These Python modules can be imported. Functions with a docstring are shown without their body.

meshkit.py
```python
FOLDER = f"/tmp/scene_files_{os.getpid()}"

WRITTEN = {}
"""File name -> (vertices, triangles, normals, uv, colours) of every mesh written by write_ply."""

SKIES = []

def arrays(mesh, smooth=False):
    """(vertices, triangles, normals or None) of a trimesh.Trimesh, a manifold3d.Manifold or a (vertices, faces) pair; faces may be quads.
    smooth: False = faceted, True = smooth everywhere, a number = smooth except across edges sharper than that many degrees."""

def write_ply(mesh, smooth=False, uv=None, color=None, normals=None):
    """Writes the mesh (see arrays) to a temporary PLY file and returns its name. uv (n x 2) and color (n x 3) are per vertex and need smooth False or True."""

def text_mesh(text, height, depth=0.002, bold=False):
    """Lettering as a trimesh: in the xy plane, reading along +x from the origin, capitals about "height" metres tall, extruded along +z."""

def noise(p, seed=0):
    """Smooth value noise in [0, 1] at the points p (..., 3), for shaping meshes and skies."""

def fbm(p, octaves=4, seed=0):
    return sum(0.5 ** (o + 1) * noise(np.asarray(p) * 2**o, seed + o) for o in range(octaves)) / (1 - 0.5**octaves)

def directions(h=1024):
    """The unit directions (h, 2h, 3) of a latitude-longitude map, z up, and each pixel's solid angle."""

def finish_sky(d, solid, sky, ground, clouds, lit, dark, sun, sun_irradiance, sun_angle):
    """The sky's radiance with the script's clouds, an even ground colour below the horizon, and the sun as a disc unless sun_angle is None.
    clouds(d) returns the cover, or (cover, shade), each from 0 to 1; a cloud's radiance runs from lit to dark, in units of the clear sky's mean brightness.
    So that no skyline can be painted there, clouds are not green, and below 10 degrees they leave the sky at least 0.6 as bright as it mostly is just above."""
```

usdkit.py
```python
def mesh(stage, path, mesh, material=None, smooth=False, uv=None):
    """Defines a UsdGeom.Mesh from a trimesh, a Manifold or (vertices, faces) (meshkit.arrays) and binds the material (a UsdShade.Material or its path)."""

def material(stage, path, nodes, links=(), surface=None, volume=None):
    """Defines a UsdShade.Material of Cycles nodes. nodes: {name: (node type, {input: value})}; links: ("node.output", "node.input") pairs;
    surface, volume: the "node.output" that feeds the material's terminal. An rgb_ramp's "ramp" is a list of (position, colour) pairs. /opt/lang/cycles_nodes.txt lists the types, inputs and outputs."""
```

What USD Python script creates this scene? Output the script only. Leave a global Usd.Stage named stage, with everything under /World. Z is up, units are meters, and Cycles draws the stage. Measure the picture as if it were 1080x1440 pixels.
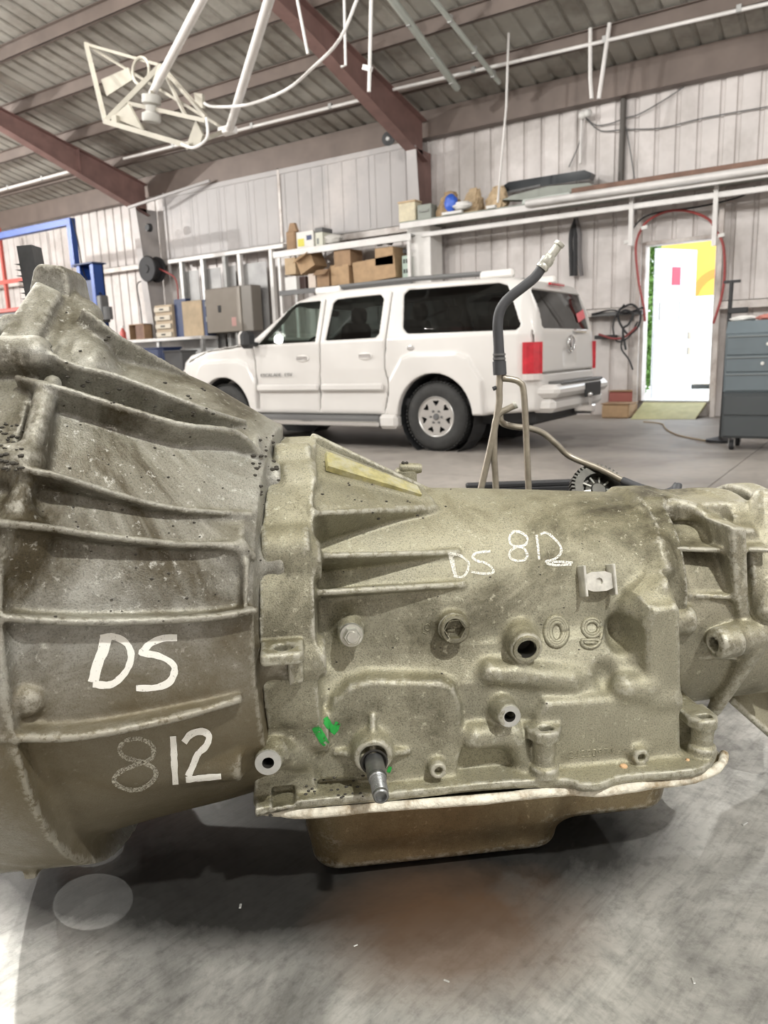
import math, random
import numpy as np
import trimesh
from concurrent.futures import ThreadPoolExecutor
import usdkit
import meshkit
from pxr import Gf, Sdf, Usd, UsdGeom, UsdLux, UsdShade
from shapely.geometry import Polygon, Point, LineString, box as shbox
from shapely import affinity

stage = Usd.Stage.CreateInMemory()
UsdGeom.SetStageUpAxis(stage, 'Z')
UsdGeom.SetStageMetersPerUnit(stage, 1.0)
UsdGeom.Xform.Define(stage, '/World').AddRotateZOp().Set(34.0)     # turns the shop square to the axes
UsdGeom.Scope.Define(stage, '/World/Looks')
rng = np.random.default_rng(7)

# ------------------------------------------------------------------ camera
CAM_H, PITCH, ROLL, FPX = 1.10, math.radians(11.5), math.radians(2.06), 1080.0
_r0 = np.array([1.0, 0, 0]); _u0 = np.array([0, math.sin(PITCH), math.cos(PITCH)])
C_F = np.array([0, math.cos(PITCH), -math.sin(PITCH)])
C_R = math.cos(ROLL) * _r0 - math.sin(ROLL) * _u0
C_U = math.cos(ROLL) * _u0 + math.sin(ROLL) * _r0
EYE = np.array([0, 0, CAM_H])
cam = UsdGeom.Camera.Define(stage, '/World/camera')
cam.AddTransformOp().Set(Gf.Matrix4d(*C_R, 0, *C_U, 0, *(-C_F), 0, *EYE, 1))
cam.CreateFocalLengthAttr(24.0)
cam.CreateHorizontalApertureAttr(24.0)
cam.CreateVerticalApertureAttr(32.0)
cam.CreateFStopAttr(24.0 / 2.1)
cam.CreateFocusDistanceAttr(0.76)
cam.CreateExposureAttr(0.05)


def ray(u, v):
    """direction of the picture's pixel (1080 x 1440 frame)"""
    d = C_F + (u - 540) / FPX * C_R - (v - 720) / FPX * C_U
    return d / np.linalg.norm(d)


# ------------------------------------------------------------------ room frame: s runs along the far wall (to the right), p towards it
PHI = math.radians(34.0)
R_S = np.array([math.cos(PHI), -math.sin(PHI), 0]); R_P = np.array([math.sin(PHI), math.cos(PHI), 0])
PW = 12.8            # the far wall's inside face
EAVE = 4.87
SLOPE = .26


def room(s, p, z):
    return R_S * s + R_P * p + np.array([0, 0, z])


def at_p(u, v, p):
    """(s, z) where the pixel's ray meets the upright plane at distance p"""
    d = ray(u, v); t = p / (d @ R_P)
    q = EYE + t * d
    return float(q @ R_S), float(q[2])


def at_floor(u, v, z=0.0):
    d = ray(u, v); t = (z - CAM_H) / d[2]
    q = EYE + t * d
    return float(q @ R_S), float(q @ R_P)



# unseen lamps, world positions and power: first few follow shadows, rest added as fill
LAMPS = [(-3.3, 3.6, 5.5, 1.25), (.35, 2.5, 5.6, .14), (1.8, -1.8, 5.2, 1.65), (-9.0, 9.0, 5.4, .40), (-3.2, 8.3, 6.0, .60), (4.5, 7.2, 4.3, .29), (-4.0, -2.0, 6.3, .45), (-10.5, 14.0, 5.0, 1.0), (-15.5, 15.0, 4.8, 4.0), (-7.5, 6.5, 5.0, 1.0)]
LAMP_POWER = 1500.0
LAMP_R = .10
# ------------------------------------------------------------------ sky and lamps
def dome():
    mat = None
    d = UsdLux.DomeLight.Define(stage, '/World/sky')
    d.CreateIntensityAttr(1.0)
    d.CreateColorAttr(Gf.Vec3f(0.86, 0.93, 1.0))
    d.CreateExposureAttr(0.6)
    s = UsdLux.DistantLight.Define(stage, '/World/sun')
    s.CreateIntensityAttr(4.0); s.CreateAngleAttr(0.53)
    s.AddRotateXYZOp().Set(Gf.Vec3f(-38, 28, 0))
dome()

# ------------------------------------------------------------------ naming, things and parts
_used = {}


def numbered(parent, name):
    k = (parent, name)
    n = _used.get(k, -1) + 1
    _used[k] = n
    return f'{parent}/{name}' if n == 0 else f'{parent}/{name}_{n:03d}'


def tag(prim, label=None, category=None, group=None, kind=None):
    for k, v in (('label', label), ('category', category), ('group', group), ('kind', kind)):
        if v:
            prim.SetCustomDataByKey(k, v)
    return prim


def thing(name, label, category, loc=(0, 0, 0), rz=0.0, group=None, matrix=None, kind=None):
    x = UsdGeom.Xform.Define(stage, numbered('/World', name))
    if matrix is not None:
        x.AddTransformOp().Set(matrix)
    else:
        x.AddTranslateOp().Set(Gf.Vec3d(*map(float, loc)))
        x.AddRotateZOp().Set(math.degrees(rz))
    return tag(x.GetPrim(), label, category, group, kind)


def rthing(name, label, category, s, p, z, rz=0.0, group=None, kind=None):
    """a thing standing in the room frame: its local x runs along the wall, y towards it"""
    return thing(name, label, category, room(s, p, z), rz - PHI, group, None, kind)


def part(parent, name, mesh, mat, smooth=False, label=None, kind=None):
    path = parent if isinstance(parent, str) else str(parent.GetPath())
    if isinstance(mesh, list):
        mesh = cat(mesh)
    m = usdkit.mesh(stage, numbered(path, name), mesh, mat, smooth=smooth)
    return tag(m.GetPrim(), label, None, None, kind)


def solo(name, mesh, mat, label, category, group=None, smooth=False, kind=None):
    p = part('/World', name, mesh, mat, smooth, None, kind)
    return tag(p, label, category, group, kind)


def setting(name, mesh, mat, smooth=False, parent='/World'):
    p = part(parent, name, mesh, mat, smooth)
    if parent == '/World':
        tag(p, kind='structure')
    return p


def copy(src, loc, rz, label, group=None, room_frame=True):
    d = src.GetCustomData()
    base = str(src.GetPath()).split('/')[-1]
    base = base[:-4] if base[-4:-3] == '_' and base[-3:].isdigit() else base
    x = UsdGeom.Xform.Define(stage, numbered('/World', base))
    if room_frame:
        loc, rz = room(*loc), rz - PHI
    x.AddTranslateOp().Set(Gf.Vec3d(*map(float, loc)))
    x.AddRotateZOp().Set(math.degrees(rz))
    p = x.GetPrim()
    p.GetReferences().AddInternalReference(src.GetPath())
    p.SetInstanceable(True)
    return tag(p, label, d['category'], group or d.get('group'))


# ------------------------------------------------------------------ mesh makers
def cat(ms):
    return trimesh.util.concatenate([m for m in ms if m is not None])


def T(m, loc=(0, 0, 0), rx=0, ry=0, rz=0):
    m = m.copy()
    M = trimesh.transformations.euler_matrix(rx, ry, rz)
    M[:3, 3] = loc
    m.apply_transform(M)
    return m


def bx(x0, x1, y0, y1, z0, z1, c=0.0):
    """box from bounds, with chamfer c"""
    x0, x1 = min(x0, x1), max(x0, x1); y0, y1 = min(y0, y1), max(y0, y1); z0, z1 = min(z0, z1), max(z0, z1)
    if c <= 0:
        m = trimesh.creation.box([x1 - x0, y1 - y0, z1 - z0])
        m.apply_translation([(x0 + x1) / 2, (y0 + y1) / 2, (z0 + z1) / 2])
        return m
    c = min(c, (x1 - x0) * .45, (y1 - y0) * .45, (z1 - z0) * .45)
    pts = []
    for X, sx in ((x0, 1), (x1, -1)):
        for Y, sy in ((y0, 1), (y1, -1)):
            for Z, sz in ((z0, 1), (z1, -1)):
                pts += [(X + sx * c, Y + sy * c, Z), (X + sx * c, Y, Z + sz * c), (X, Y + sy * c, Z + sz * c)]
    return trimesh.convex.convex_hull(np.array(pts))


def prism(poly, y0, y1, holes=None):
    """extrudes a polygon given in (x, z) along y"""
    g = poly if isinstance(poly, Polygon) else Polygon(poly, holes or [])
    m = trimesh.creation.extrude_polygon(g, abs(y1 - y0), engine='earcut')
    v = np.array(m.vertices)
    m.vertices = np.stack([v[:, 0], max(y0, y1) - v[:, 2], v[:, 1]], 1)
    return m


def slab(poly, z0, z1, holes=None):
    g = poly if not isinstance(poly, (list, tuple, np.ndarray)) else Polygon(poly, holes or [])
    m = trimesh.creation.extrude_polygon(g, z1 - z0, engine='earcut')
    m.apply_translation([0, 0, z0])
    return m


def loft_x(poly, x0, x1):
    """extrudes a polygon given in (y, z) along x"""
    g = poly if isinstance(poly, Polygon) else Polygon(poly)
    m = trimesh.creation.extrude_polygon(g, x1 - x0, engine='earcut')
    v = np.array(m.vertices)
    m.vertices = np.stack([x0 + v[:, 2], v[:, 0], v[:, 1]], 1)
    return m


def spline(pts, n=8):
    """Catmull-Rom through the points"""
    P = np.asarray(pts, float)
    if len(P) < 3:
        return np.array([P[0] + (P[-1] - P[0]) * t for t in np.linspace(0, 1, n + 1)])
    Q = np.vstack([2 * P[0] - P[1], P, 2 * P[-1] - P[-2]])
    out = []
    for i in range(1, len(Q) - 2):
        a, b, c, d = Q[i - 1:i + 3]
        for t in np.linspace(0, 1, n, endpoint=False):
            out.append(.5 * (2 * b + (c - a) * t + (2 * a - 5 * b + 4 * c - d) * t * t + (3 * b - a - 3 * c + d) * t ** 3))
    out.append(P[-1])
    return np.array(out)


def tube(path, r, k=10, caps=True):
    """a tube along the points, radius a number or one per point"""
    P = np.asarray(path, float); n = len(P)
    rad = np.broadcast_to(np.asarray(r, float), (n,))
    tg = np.gradient(P, axis=0); tg /= np.maximum(np.linalg.norm(tg, axis=1, keepdims=True), 1e-12)
    ref = np.array([0, 0, 1.0]) if abs(tg[0][2]) < .9 else np.array([1.0, 0, 0])
    u = np.cross(tg[0], ref); u /= np.linalg.norm(u)
    V = []
    a = np.arange(k) / k * 2 * np.pi
    for i in range(n):
        u = u - tg[i] * (u @ tg[i]); u /= np.linalg.norm(u)
        w = np.cross(tg[i], u)
        V.append(P[i] + rad[i] * (np.cos(a)[:, None] * u + np.sin(a)[:, None] * w))
    V = np.vstack(V)
    F = []
    for i in range(n - 1):
        for j in range(k):
            q = (j + 1) % k
            A, B, Cc, D = i * k + j, i * k + q, (i + 1) * k + q, (i + 1) * k + j
            F += [(A, B, Cc), (A, Cc, D)]
    if caps:
        V = np.vstack([V, P[0], P[-1]])
        for j in range(k):
            q = (j + 1) % k
            F.append((n * k, q, j)); F.append((n * k + 1, (n - 1) * k + j, (n - 1) * k + q))
    return trimesh.Trimesh(V, np.array(F), process=False)


def rod(a, b, r, k=10):
    return tube([a, b], r, k)


def bar(a, b, w, h, up=(0, 0, 1)):
    """a rectangular bar from a to b, w wide and h high"""
    a, b = np.asarray(a, float), np.asarray(b, float)
    d = b - a; L = np.linalg.norm(d); d /= L
    x = np.cross(d, up)
    if np.linalg.norm(x) < 1e-6:
        x = np.cross(d, (1, 0, 0))
    x /= np.linalg.norm(x); y = np.cross(x, d)
    m = trimesh.creation.box([w, h, L])
    M = np.eye(4); M[:3, 0] = x; M[:3, 1] = y; M[:3, 2] = np.cross(x, y)
    # box's z along d
    M[:3, 2] = d if np.dot(np.cross(x, y), d) > 0 else -d
    M[:3, 3] = (a + b) / 2
    m.apply_transform(M)
    return m


def lathe(prof, axis_from, axis_to, k=28):
    """revolves (r, t) about the axis; t in metres along it"""
    a, b = np.asarray(axis_from, float), np.asarray(axis_to, float)
    d = (b - a) / np.linalg.norm(b - a)
    ref = np.array([0, 0, 1.0]) if abs(d[2]) < .9 else np.array([1.0, 0, 0])
    u = np.cross(ref, d); u /= np.linalg.norm(u); w = np.cross(d, u)
    ang = np.arange(k) / k * 2 * np.pi
    V, F = [], []
    for r, t in prof:
        V.append(a + d * t + r * (np.cos(ang)[:, None] * u + np.sin(ang)[:, None] * w))
    n = len(prof); V = np.vstack(V)
    for i in range(n - 1):
        for j in range(k):
            q = (j + 1) % k
            A, B, Cc, D = i * k + j, i * k + q, (i + 1) * k + q, (i + 1) * k + j
            F += [(A, B, Cc), (A, Cc, D)]
    m = trimesh.Trimesh(V, np.array(F), process=False)
    return m


def hexa(c, axis, r, h, k=6, rot=0.0):
    """hexagonal prism from c along axis"""
    axis = np.asarray(axis, float); axis = axis / np.linalg.norm(axis)
    return lathe([(1e-5, 0), (r * .93, 0), (r, h * .08), (r, h * .85), (r * .88, h), (1e-5, h)], c, np.asarray(c) + axis, k)


def blob(c, r, seed=0, amp=.25, sub=2, sc=(1, 1, 1)):
    m = trimesh.creation.icosphere(sub, 1.0)
    n = meshkit.fbm(np.array(m.vertices) * 1.7 + seed * 3.1, 3, seed)
    m.vertices = np.array(m.vertices) * (1 + amp * (n - .5)[:, None] * 2) * r * np.array(sc) + np.array(c)
    return m


# ------------------------------------------------------------------ materials
_mats = {}


def mat(name, col, rough=.5, metal=0.0, var=0.0, scale=6.0, bump=0.0, bscale=60.0, dirt=None, dscale=3.0, damt=.5, coat=0.0, spec=.5, emit=None, estr=0.0):
    """plain procedural material: base colour with noise variation, an optional second (dirt) colour in patches, bump"""
    if name in _mats:
        return _mats[name]
    nodes = {'p': ('principled_bsdf', {'base_color': col, 'roughness': rough, 'metallic': metal, 'specular_ior_level': spec})}
    links = []
    if coat:
        nodes['p'][1].update({'coat_weight': coat, 'coat_roughness': .08})
    if emit is not None:
        nodes['p'][1].update({'emission_color': emit, 'emission_strength': estr})
    nodes['tc'] = ('texture_coordinate', {})
    last = None
    if var > 0:
        nodes['n'] = ('noise_texture', {'scale': scale, 'detail': 5.0, 'roughness': .6})
        lo = [max(0, c * (1 - var)) for c in col]; hi = [min(1, c * (1 + var)) for c in col]
        nodes['r'] = ('rgb_ramp', {'ramp': [(.3, lo), (.7, hi)]})
        links += [('tc.object', 'n.vector'), ('n.fac', 'r.fac')]
        last = 'r.color'
    if dirt is not None:
        nodes['dn'] = ('noise_texture', {'scale': dscale, 'detail': 7.0, 'roughness': .65})
        nodes['dr'] = ('rgb_ramp', {'ramp': [(max(0, .62 - damt * .35), (0, 0, 0)), (.78 - damt * .25, (1, 1, 1))]})
        nodes['dm'] = ('mix_color', {'a': col, 'b': dirt})
        links += [('tc.object', 'dn.vector'), ('dn.fac', 'dr.fac'), ('dr.color', 'dm.fac')]
        if last:
            links.append((last, 'dm.a'))
        last = 'dm.result'
    if last:
        links.append((last, 'p.base_color'))
    if bump > 0:
        nodes['bn'] = ('noise_texture', {'scale': bscale, 'detail': 4.0})
        nodes['b'] = ('bump', {'strength': min(1.0, bump), 'distance': .02 * bump})
        links += [('tc.object', 'bn.vector'), ('bn.fac', 'b.height'), ('b.normal', 'p.normal')]
    m = usdkit.material(stage, f'/World/Looks/{name}', nodes, links, surface='p.BSDF')
    _mats[name] = m
    return m


# ------------------------------------------------------------------ signed distance fields, meshed by surface nets
def tri_dist(p, a, b, c):
    a, b, c = (np.asarray(x, np.float32) for x in (a, b, c))
    ba, cb, ac = b - a, c - b, a - c
    pa, pb, pc = p - a, p - b, p - c
    n = np.cross(ba, ac)
    nn = max(float(n @ n), 1e-14)
    s = (np.sign(pa @ np.cross(ba, n)) + np.sign(pb @ np.cross(cb, n)) + np.sign(pc @ np.cross(ac, n)))

    def e(x, q):
        t = np.clip(q @ x / max(float(x @ x), 1e-14), 0, 1)
        r = q - t[:, None] * x
        return np.einsum('ij,ij->i', r, r)
    edge = np.minimum(np.minimum(e(ba, pa), e(cb, pb)), e(ac, pc))
    face = (pa @ n) ** 2 / nn
    return np.sqrt(np.where(s < 2.0, edge, face))


def f_tris(tris, t):
    P = np.array([x for q in tris for x in q])
    def f(p):
        d = None
        for a, b, c in tris:
            e = tri_dist(p, a, b, c)
            d = e if d is None else np.minimum(d, e)
        return d - t
    return f, P.min(0) - t, P.max(0) + t


def f_capsule(a, b, ra, rb=None):
    a, b = np.asarray(a, np.float32), np.asarray(b, np.float32)
    rb = ra if rb is None else rb
    ab = b - a; L2 = float(ab @ ab)
    def f(p):
        t = np.clip((p - a) @ ab / L2, 0, 1)
        return np.linalg.norm(p - a - t[:, None] * ab, axis=1) - (ra + (rb - ra) * t)
    m = max(ra, rb)
    return f, np.minimum(a, b) - m, np.maximum(a, b) + m


def f_cyl(a, b, r, rnd=.0015, r2=None):
    a, b = np.asarray(a, np.float32), np.asarray(b, np.float32)
    L = float(np.linalg.norm(b - a)); d = (b - a) / L
    r2 = r if r2 is None else r2
    def f(p):
        q = p - a; t = q @ d
        rad = np.sqrt(np.maximum(np.einsum('ij,ij->i', q, q) - t * t, 0))
        rr = r + (r2 - r) * np.clip(t / L, 0, 1)
        dx = rad - rr + rnd; dy = np.abs(t - L / 2) - L / 2 + rnd
        return np.minimum(np.maximum(dx, dy), 0) + np.hypot(np.maximum(dx, 0), np.maximum(dy, 0)) - rnd
    m = max(r, r2)
    return f, np.minimum(a, b) - m, np.maximum(a, b) + m


def f_box(c, h, rnd=.003, M=None):
    c, h = np.asarray(c, np.float32), np.asarray(h, np.float32)
    def f(p):
        q = p - c
        if M is not None:
            q = q @ M.T
        q = np.abs(q) - h + rnd
        return np.linalg.norm(np.maximum(q, 0), axis=1) + np.minimum(q.max(1), 0) - rnd
    e = h if M is None else np.full(3, np.linalg.norm(h))
    return f, c - e, c + e


def f_ell(c, h):
    c, h = np.asarray(c, np.float32), np.asarray(h, np.float32)
    def f(p):
        q = (p - c) / h
        k0 = np.linalg.norm(q, axis=1); k1 = np.linalg.norm(q / h, axis=1)
        return k0 * (k0 - 1) / np.maximum(k1, 1e-9)
    return f, c - h, c + h


def f_poly(poly, ax, lo, hi, rnd=.003):
    """a 2D polygon (shapely) in the plane of the two other axes, extruded along axis ax from lo to hi"""
    import shapely
    o = [i for i in range(3) if i != ax]
    ring = np.array(poly.exterior.coords, np.float32)
    A, B = ring[:-1], ring[1:]
    def f(p):
        q = p[:, o]
        d2 = np.full(len(q), 1e9, np.float32); ins = np.zeros(len(q), bool)
        for a, b in zip(A, B):
            e = b - a; w = q - a
            t = np.clip(w @ e / max(float(e @ e), 1e-12), 0, 1)
            r = w - t[:, None] * e
            d2 = np.minimum(d2, np.einsum('ij,ij->i', r, r))
            cr = (a[1] > q[:, 1]) != (b[1] > q[:, 1])
            if abs(b[1] - a[1]) > 1e-12:
                ins ^= cr & (q[:, 0] < (b[0] - a[0]) * (q[:, 1] - a[1]) / (b[1] - a[1]) + a[0])
        d = np.sqrt(d2); d = np.where(ins, -d, d) + rnd
        dz = np.abs(p[:, ax] - (lo + hi) / 2) - (hi - lo) / 2 + rnd
        return np.minimum(np.maximum(d, dz), 0) + np.hypot(np.maximum(d, 0), np.maximum(dz, 0)) - rnd
    mn, mx = np.zeros(3), np.zeros(3)
    mn[o], mx[o] = ring.min(0), ring.max(0); mn[ax], mx[ax] = lo, hi
    return f, mn, mx


class Field:
    def __init__(self, base, lo, hi):
        self.base, self.lo, self.hi, self.ops = base, np.asarray(lo, float), np.asarray(hi, float), []

    def add(self, op, k=.004):
        self.ops.append(('+', *op, k)); return self

    def cut(self, op, k=.002):
        self.ops.append(('-', *op, k)); return self

    def __call__(self, p, margin=.03):
        p = np.asarray(p, np.float32)
        d = self.base(p).astype(np.float32)
        for sign, f, lo, hi, k in self.ops:
            m = np.all((p > lo - margin - k) & (p < hi + margin + k), axis=1)
            if not m.any():
                continue
            e = f(p[m]); a = d[m]
            if sign == '+':
                h = np.maximum(k - np.abs(a - e), 0) / k
                d[m] = np.minimum(a, e) - h * h * k * .25
            else:
                e = -e
                h = np.maximum(k - np.abs(a - e), 0) / k
                d[m] = np.maximum(a, e) + h * h * k * .25
        return d

    def mesh(self, vox, block=8):
        B = block
        n = np.ceil((self.hi - self.lo) / (vox * B)).astype(int)
        g = np.stack(np.meshgrid(*[np.arange(k) for k in n], indexing='ij'), -1).reshape(-1, 3)
        cen = self.lo + (g + .5) * vox * B
        reach = vox * B * .5 * 1.7321 * 1.35 + .004
        dc = self(cen, margin=.03 + reach)
        D = np.repeat(np.repeat(np.repeat((np.where(dc > 0, 1, -1)).astype(np.float32).reshape(n), B, 0), B, 1), B, 2)
        near = np.flatnonzero(np.abs(dc) < reach)
        off = np.stack(np.meshgrid(*[np.arange(B)] * 3, indexing='ij'), -1).reshape(-1, 3)
        step = max(1, 120_000 // B ** 3)

        def work(i):
            q = near[i:i + step]
            idx = g[q][:, None, :] * B + off[None]
            D[tuple(idx.reshape(-1, 3).T)] = self((self.lo + (idx.reshape(-1, 3) + .5) * vox))
        with ThreadPoolExecutor(4) as ex:
            list(ex.map(work, range(0, len(near), step)))
        return nets(D, self.lo + .5 * vox, vox)


def nets(D, org, vox):
    S = D < 0
    c8 = np.zeros(tuple(np.array(D.shape) - 1), np.uint8)
    nx, ny, nz = D.shape
    for a in (0, 1):
        for b in (0, 1):
            for c in (0, 1):
                c8 += S[a:nx - 1 + a, b:ny - 1 + b, c:nz - 1 + c]
    cell = np.flatnonzero((c8 > 0) & (c8 < 8))
    ci = np.stack(np.unravel_index(cell, c8.shape), 1)
    corners = np.array([(a, b, c) for a in (0, 1) for b in (0, 1) for c in (0, 1)])
    val = np.stack([D[tuple((ci + k).T)] for k in corners], 1)
    acc = np.zeros((len(ci), 3)); cnt = np.zeros(len(ci))
    for i in range(8):
        for j in range(i + 1, 8):
            if np.abs(corners[i] - corners[j]).sum() != 1:
                continue
            a, b = val[:, i], val[:, j]
            x = (a < 0) != (b < 0)
            t = np.where(x, a / np.where(x, a - b, 1), 0)[:, None]
            acc += np.where(x[:, None], corners[i] + t * (corners[j] - corners[i]), 0); cnt += x
    V = org + (ci + acc / cnt[:, None]) * vox
    index = np.full(c8.size, -1, np.int32); index[cell] = np.arange(len(cell))
    index = index.reshape(c8.shape)
    F = []
    for ax in range(3):
        lo = [slice(1, -1)] * 3; hi = [slice(1, -1)] * 3
        lo[ax] = slice(0, -1); hi[ax] = slice(1, None)
        A, Bq = S[tuple(lo)], S[tuple(hi)]
        e = np.argwhere(A != Bq)
        flip = A[tuple(e.T)]
        pos = e + 1; pos[:, ax] = e[:, ax]
        o1, o2 = [(1, 2), (2, 0), (0, 1)][ax]
        d1 = np.zeros(3, int); d1[o1] = 1
        d2 = np.zeros(3, int); d2[o2] = 1
        q = [index[tuple((pos - d1 - d2).T)], index[tuple((pos - d2).T)], index[tuple(pos.T)], index[tuple((pos - d1).T)]]
        q = np.stack(q, 1)
        q[~flip] = q[~flip][:, ::-1]
        q = q[(q >= 0).all(1)]
        F += [q[:, [0, 1, 2]], q[:, [0, 2, 3]]]
    return trimesh.Trimesh(V, np.vstack(F), process=False)


# ------------------------------------------------------------------ the unseen lamps, most of them added to light the shop
def add_unseen_lamp(x, y, z, k):
    t_ = thing('unseen_lamp', 'unseen round lamp under the shop roof, most of these added as fill', 'lamp', (x, y, z), 0, 'high-bay lamps under the roof')
    _p = float(np.array([x, y, 0]) @ R_P)
    m1, m2 = mat('lamp_housing', (.25, .25, .26), .4, .6), mat('lamp_white', (.85, .85, .83), .5)
    part(t_, 'housing', lathe([(1e-4, .30), (.07, .29), (.09, .17), (.12, .14)], (0, 0, 0), (0, 0, 1), 20), m1, 30)
    part(t_, 'reflector', lathe([(1e-4, .135), (.13, .13), (.135, .14), (1e-4, .145)], (0, 0, 0), (0, 0, 1), 24), m2, 30)
    part(t_, 'hook', rod((0, 0, .30), (0, 0, EAVE + .34 + (PW - max(_p, 2.0 - _p)) * SLOPE - z - .06), .01), m1)
    l = UsdLux.SphereLight.Define(stage, str(t_.GetPath()) + '/bulb')
    l.CreateRadiusAttr(LAMP_R)
    l.CreateIntensityAttr(LAMP_POWER * k)
    l.CreateColorAttr(Gf.Vec3f(1.0, .985, .95))
    l.AddTranslateOp().Set(Gf.Vec3d(0, 0, 0))


for _l in LAMPS:
    add_unseen_lamp(*_l)

# ================================================================== the building
ROOT_RM = Gf.Matrix4d(*R_S, 0, *R_P, 0, 0, 0, 1, 0, 0, 0, 0, 1)


def shell(name):
    x = UsdGeom.Xform.Define(stage, '/World/' + name)
    x.AddTransformOp().Set(ROOT_RM)
    return tag(x.GetPrim(), kind='structure')


M_WALL = mat('wall_sheet', (.64, .60, .58), .45, .1, .10, 1.5, 0, 60, (.46, .425, .40), .8, .35)
M_WALL2 = mat('wall_liner', (.45, .43, .425), .5, 0, .06, 1.0, 0, 60, (.58, .54, .52), .7, .3)
M_WALLW = mat('wall_white_band', (.78, .76, .75), .5, 0, .06, 1.0)
M_GIRT = mat('girt_white', (.60, .56, .53), .5, .2, .15, 3, 0, 60, (.34, .28, .25), 2, .4)
M_RED = mat('red_oxide', (.235, .14, .125), .55, .1, .2, 3)
M_ROOF = mat('roof_deck', (.41, .395, .355), .5, .25, .15, 1.2, 0, 60, (.24, .22, .19), .9, .4)
M_PURL = mat('purlin', (.165, .13, .112), .5, .25, .15, 2)
M_WHITE = mat('white_paint', (.80, .78, .75), .4, 0, .06, 5)
M_FLOOR = None


def floor_mat():
    return usdkit.material(stage, '/World/Looks/concrete', {
        'g': ('texture_coordinate', {}), 'n': ('noise_texture', {'scale': .55, 'detail': 7.0, 'roughness': .62, 'distortion': .4}),
        'n2': ('noise_texture', {'scale': 9.0, 'detail': 6.0, 'roughness': .7}),
        'r': ('rgb_ramp', {'ramp': [(.32, (.18, .165, .15)), (.46, (.325, .295, .268)), (.62, (.41, .375, .34)), (.75, (.47, .43, .39))]}),
        'r2': ('rgb_ramp', {'ramp': [(.30, (.72,) * 3), (.55, (1, 1, 1)), (.75, (1, 1, 1))]}),
        'm': ('mix_color', {'blend_type': 'multiply', 'fac': 1.0}),
        'rr': ('map_range', {'from_min': .3, 'from_max': .7, 'to_min': .42, 'to_max': .68, 'clamp': True}),
        'p': ('principled_bsdf', {'specular_ior_level': .45})},
        [('g.object', 'n.vector'), ('g.object', 'n2.vector'), ('n.fac', 'r.fac'), ('n2.fac', 'r2.fac'), ('r.color', 'm.a'), ('r2.color', 'm.b'), ('m.result', 'p.base_color'), ('n2.fac', 'rr.value'), ('rr.result', 'p.roughness')], surface='p.BSDF')


M_FLOOR = floor_mat()
S0, S1, P0R = -24.0, 7.5, -9.0
DS0, DS1 = at_p(908, 450, PW)[0], at_p(1004, 450, PW)[0]
DZ0, DZ1 = .24, at_p(955, 342, PW)[1]
RIDGE_P = 1.0


def roof_z(p):
    return EAVE + .34 + (PW - max(p, 2 * RIDGE_P - p)) * SLOPE


fl = shell('floor')
JT = 3.8
for i, a in enumerate(np.arange(S0, S1, JT)):
    for j, b in enumerate(np.arange(P0R, PW + .1, JT)):
        part(fl, 'floor_slab', bx(a + .004, min(a + JT, S1) - .004, b + .004, min(b + JT, PW + .25) - .004, -.12, 0), M_FLOOR)
part(fl, 'joint_fill', bx(S0, S1, P0R, PW + .25, -.14, -.006), mat('joint', (.13, .12, .11), .8))


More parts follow.
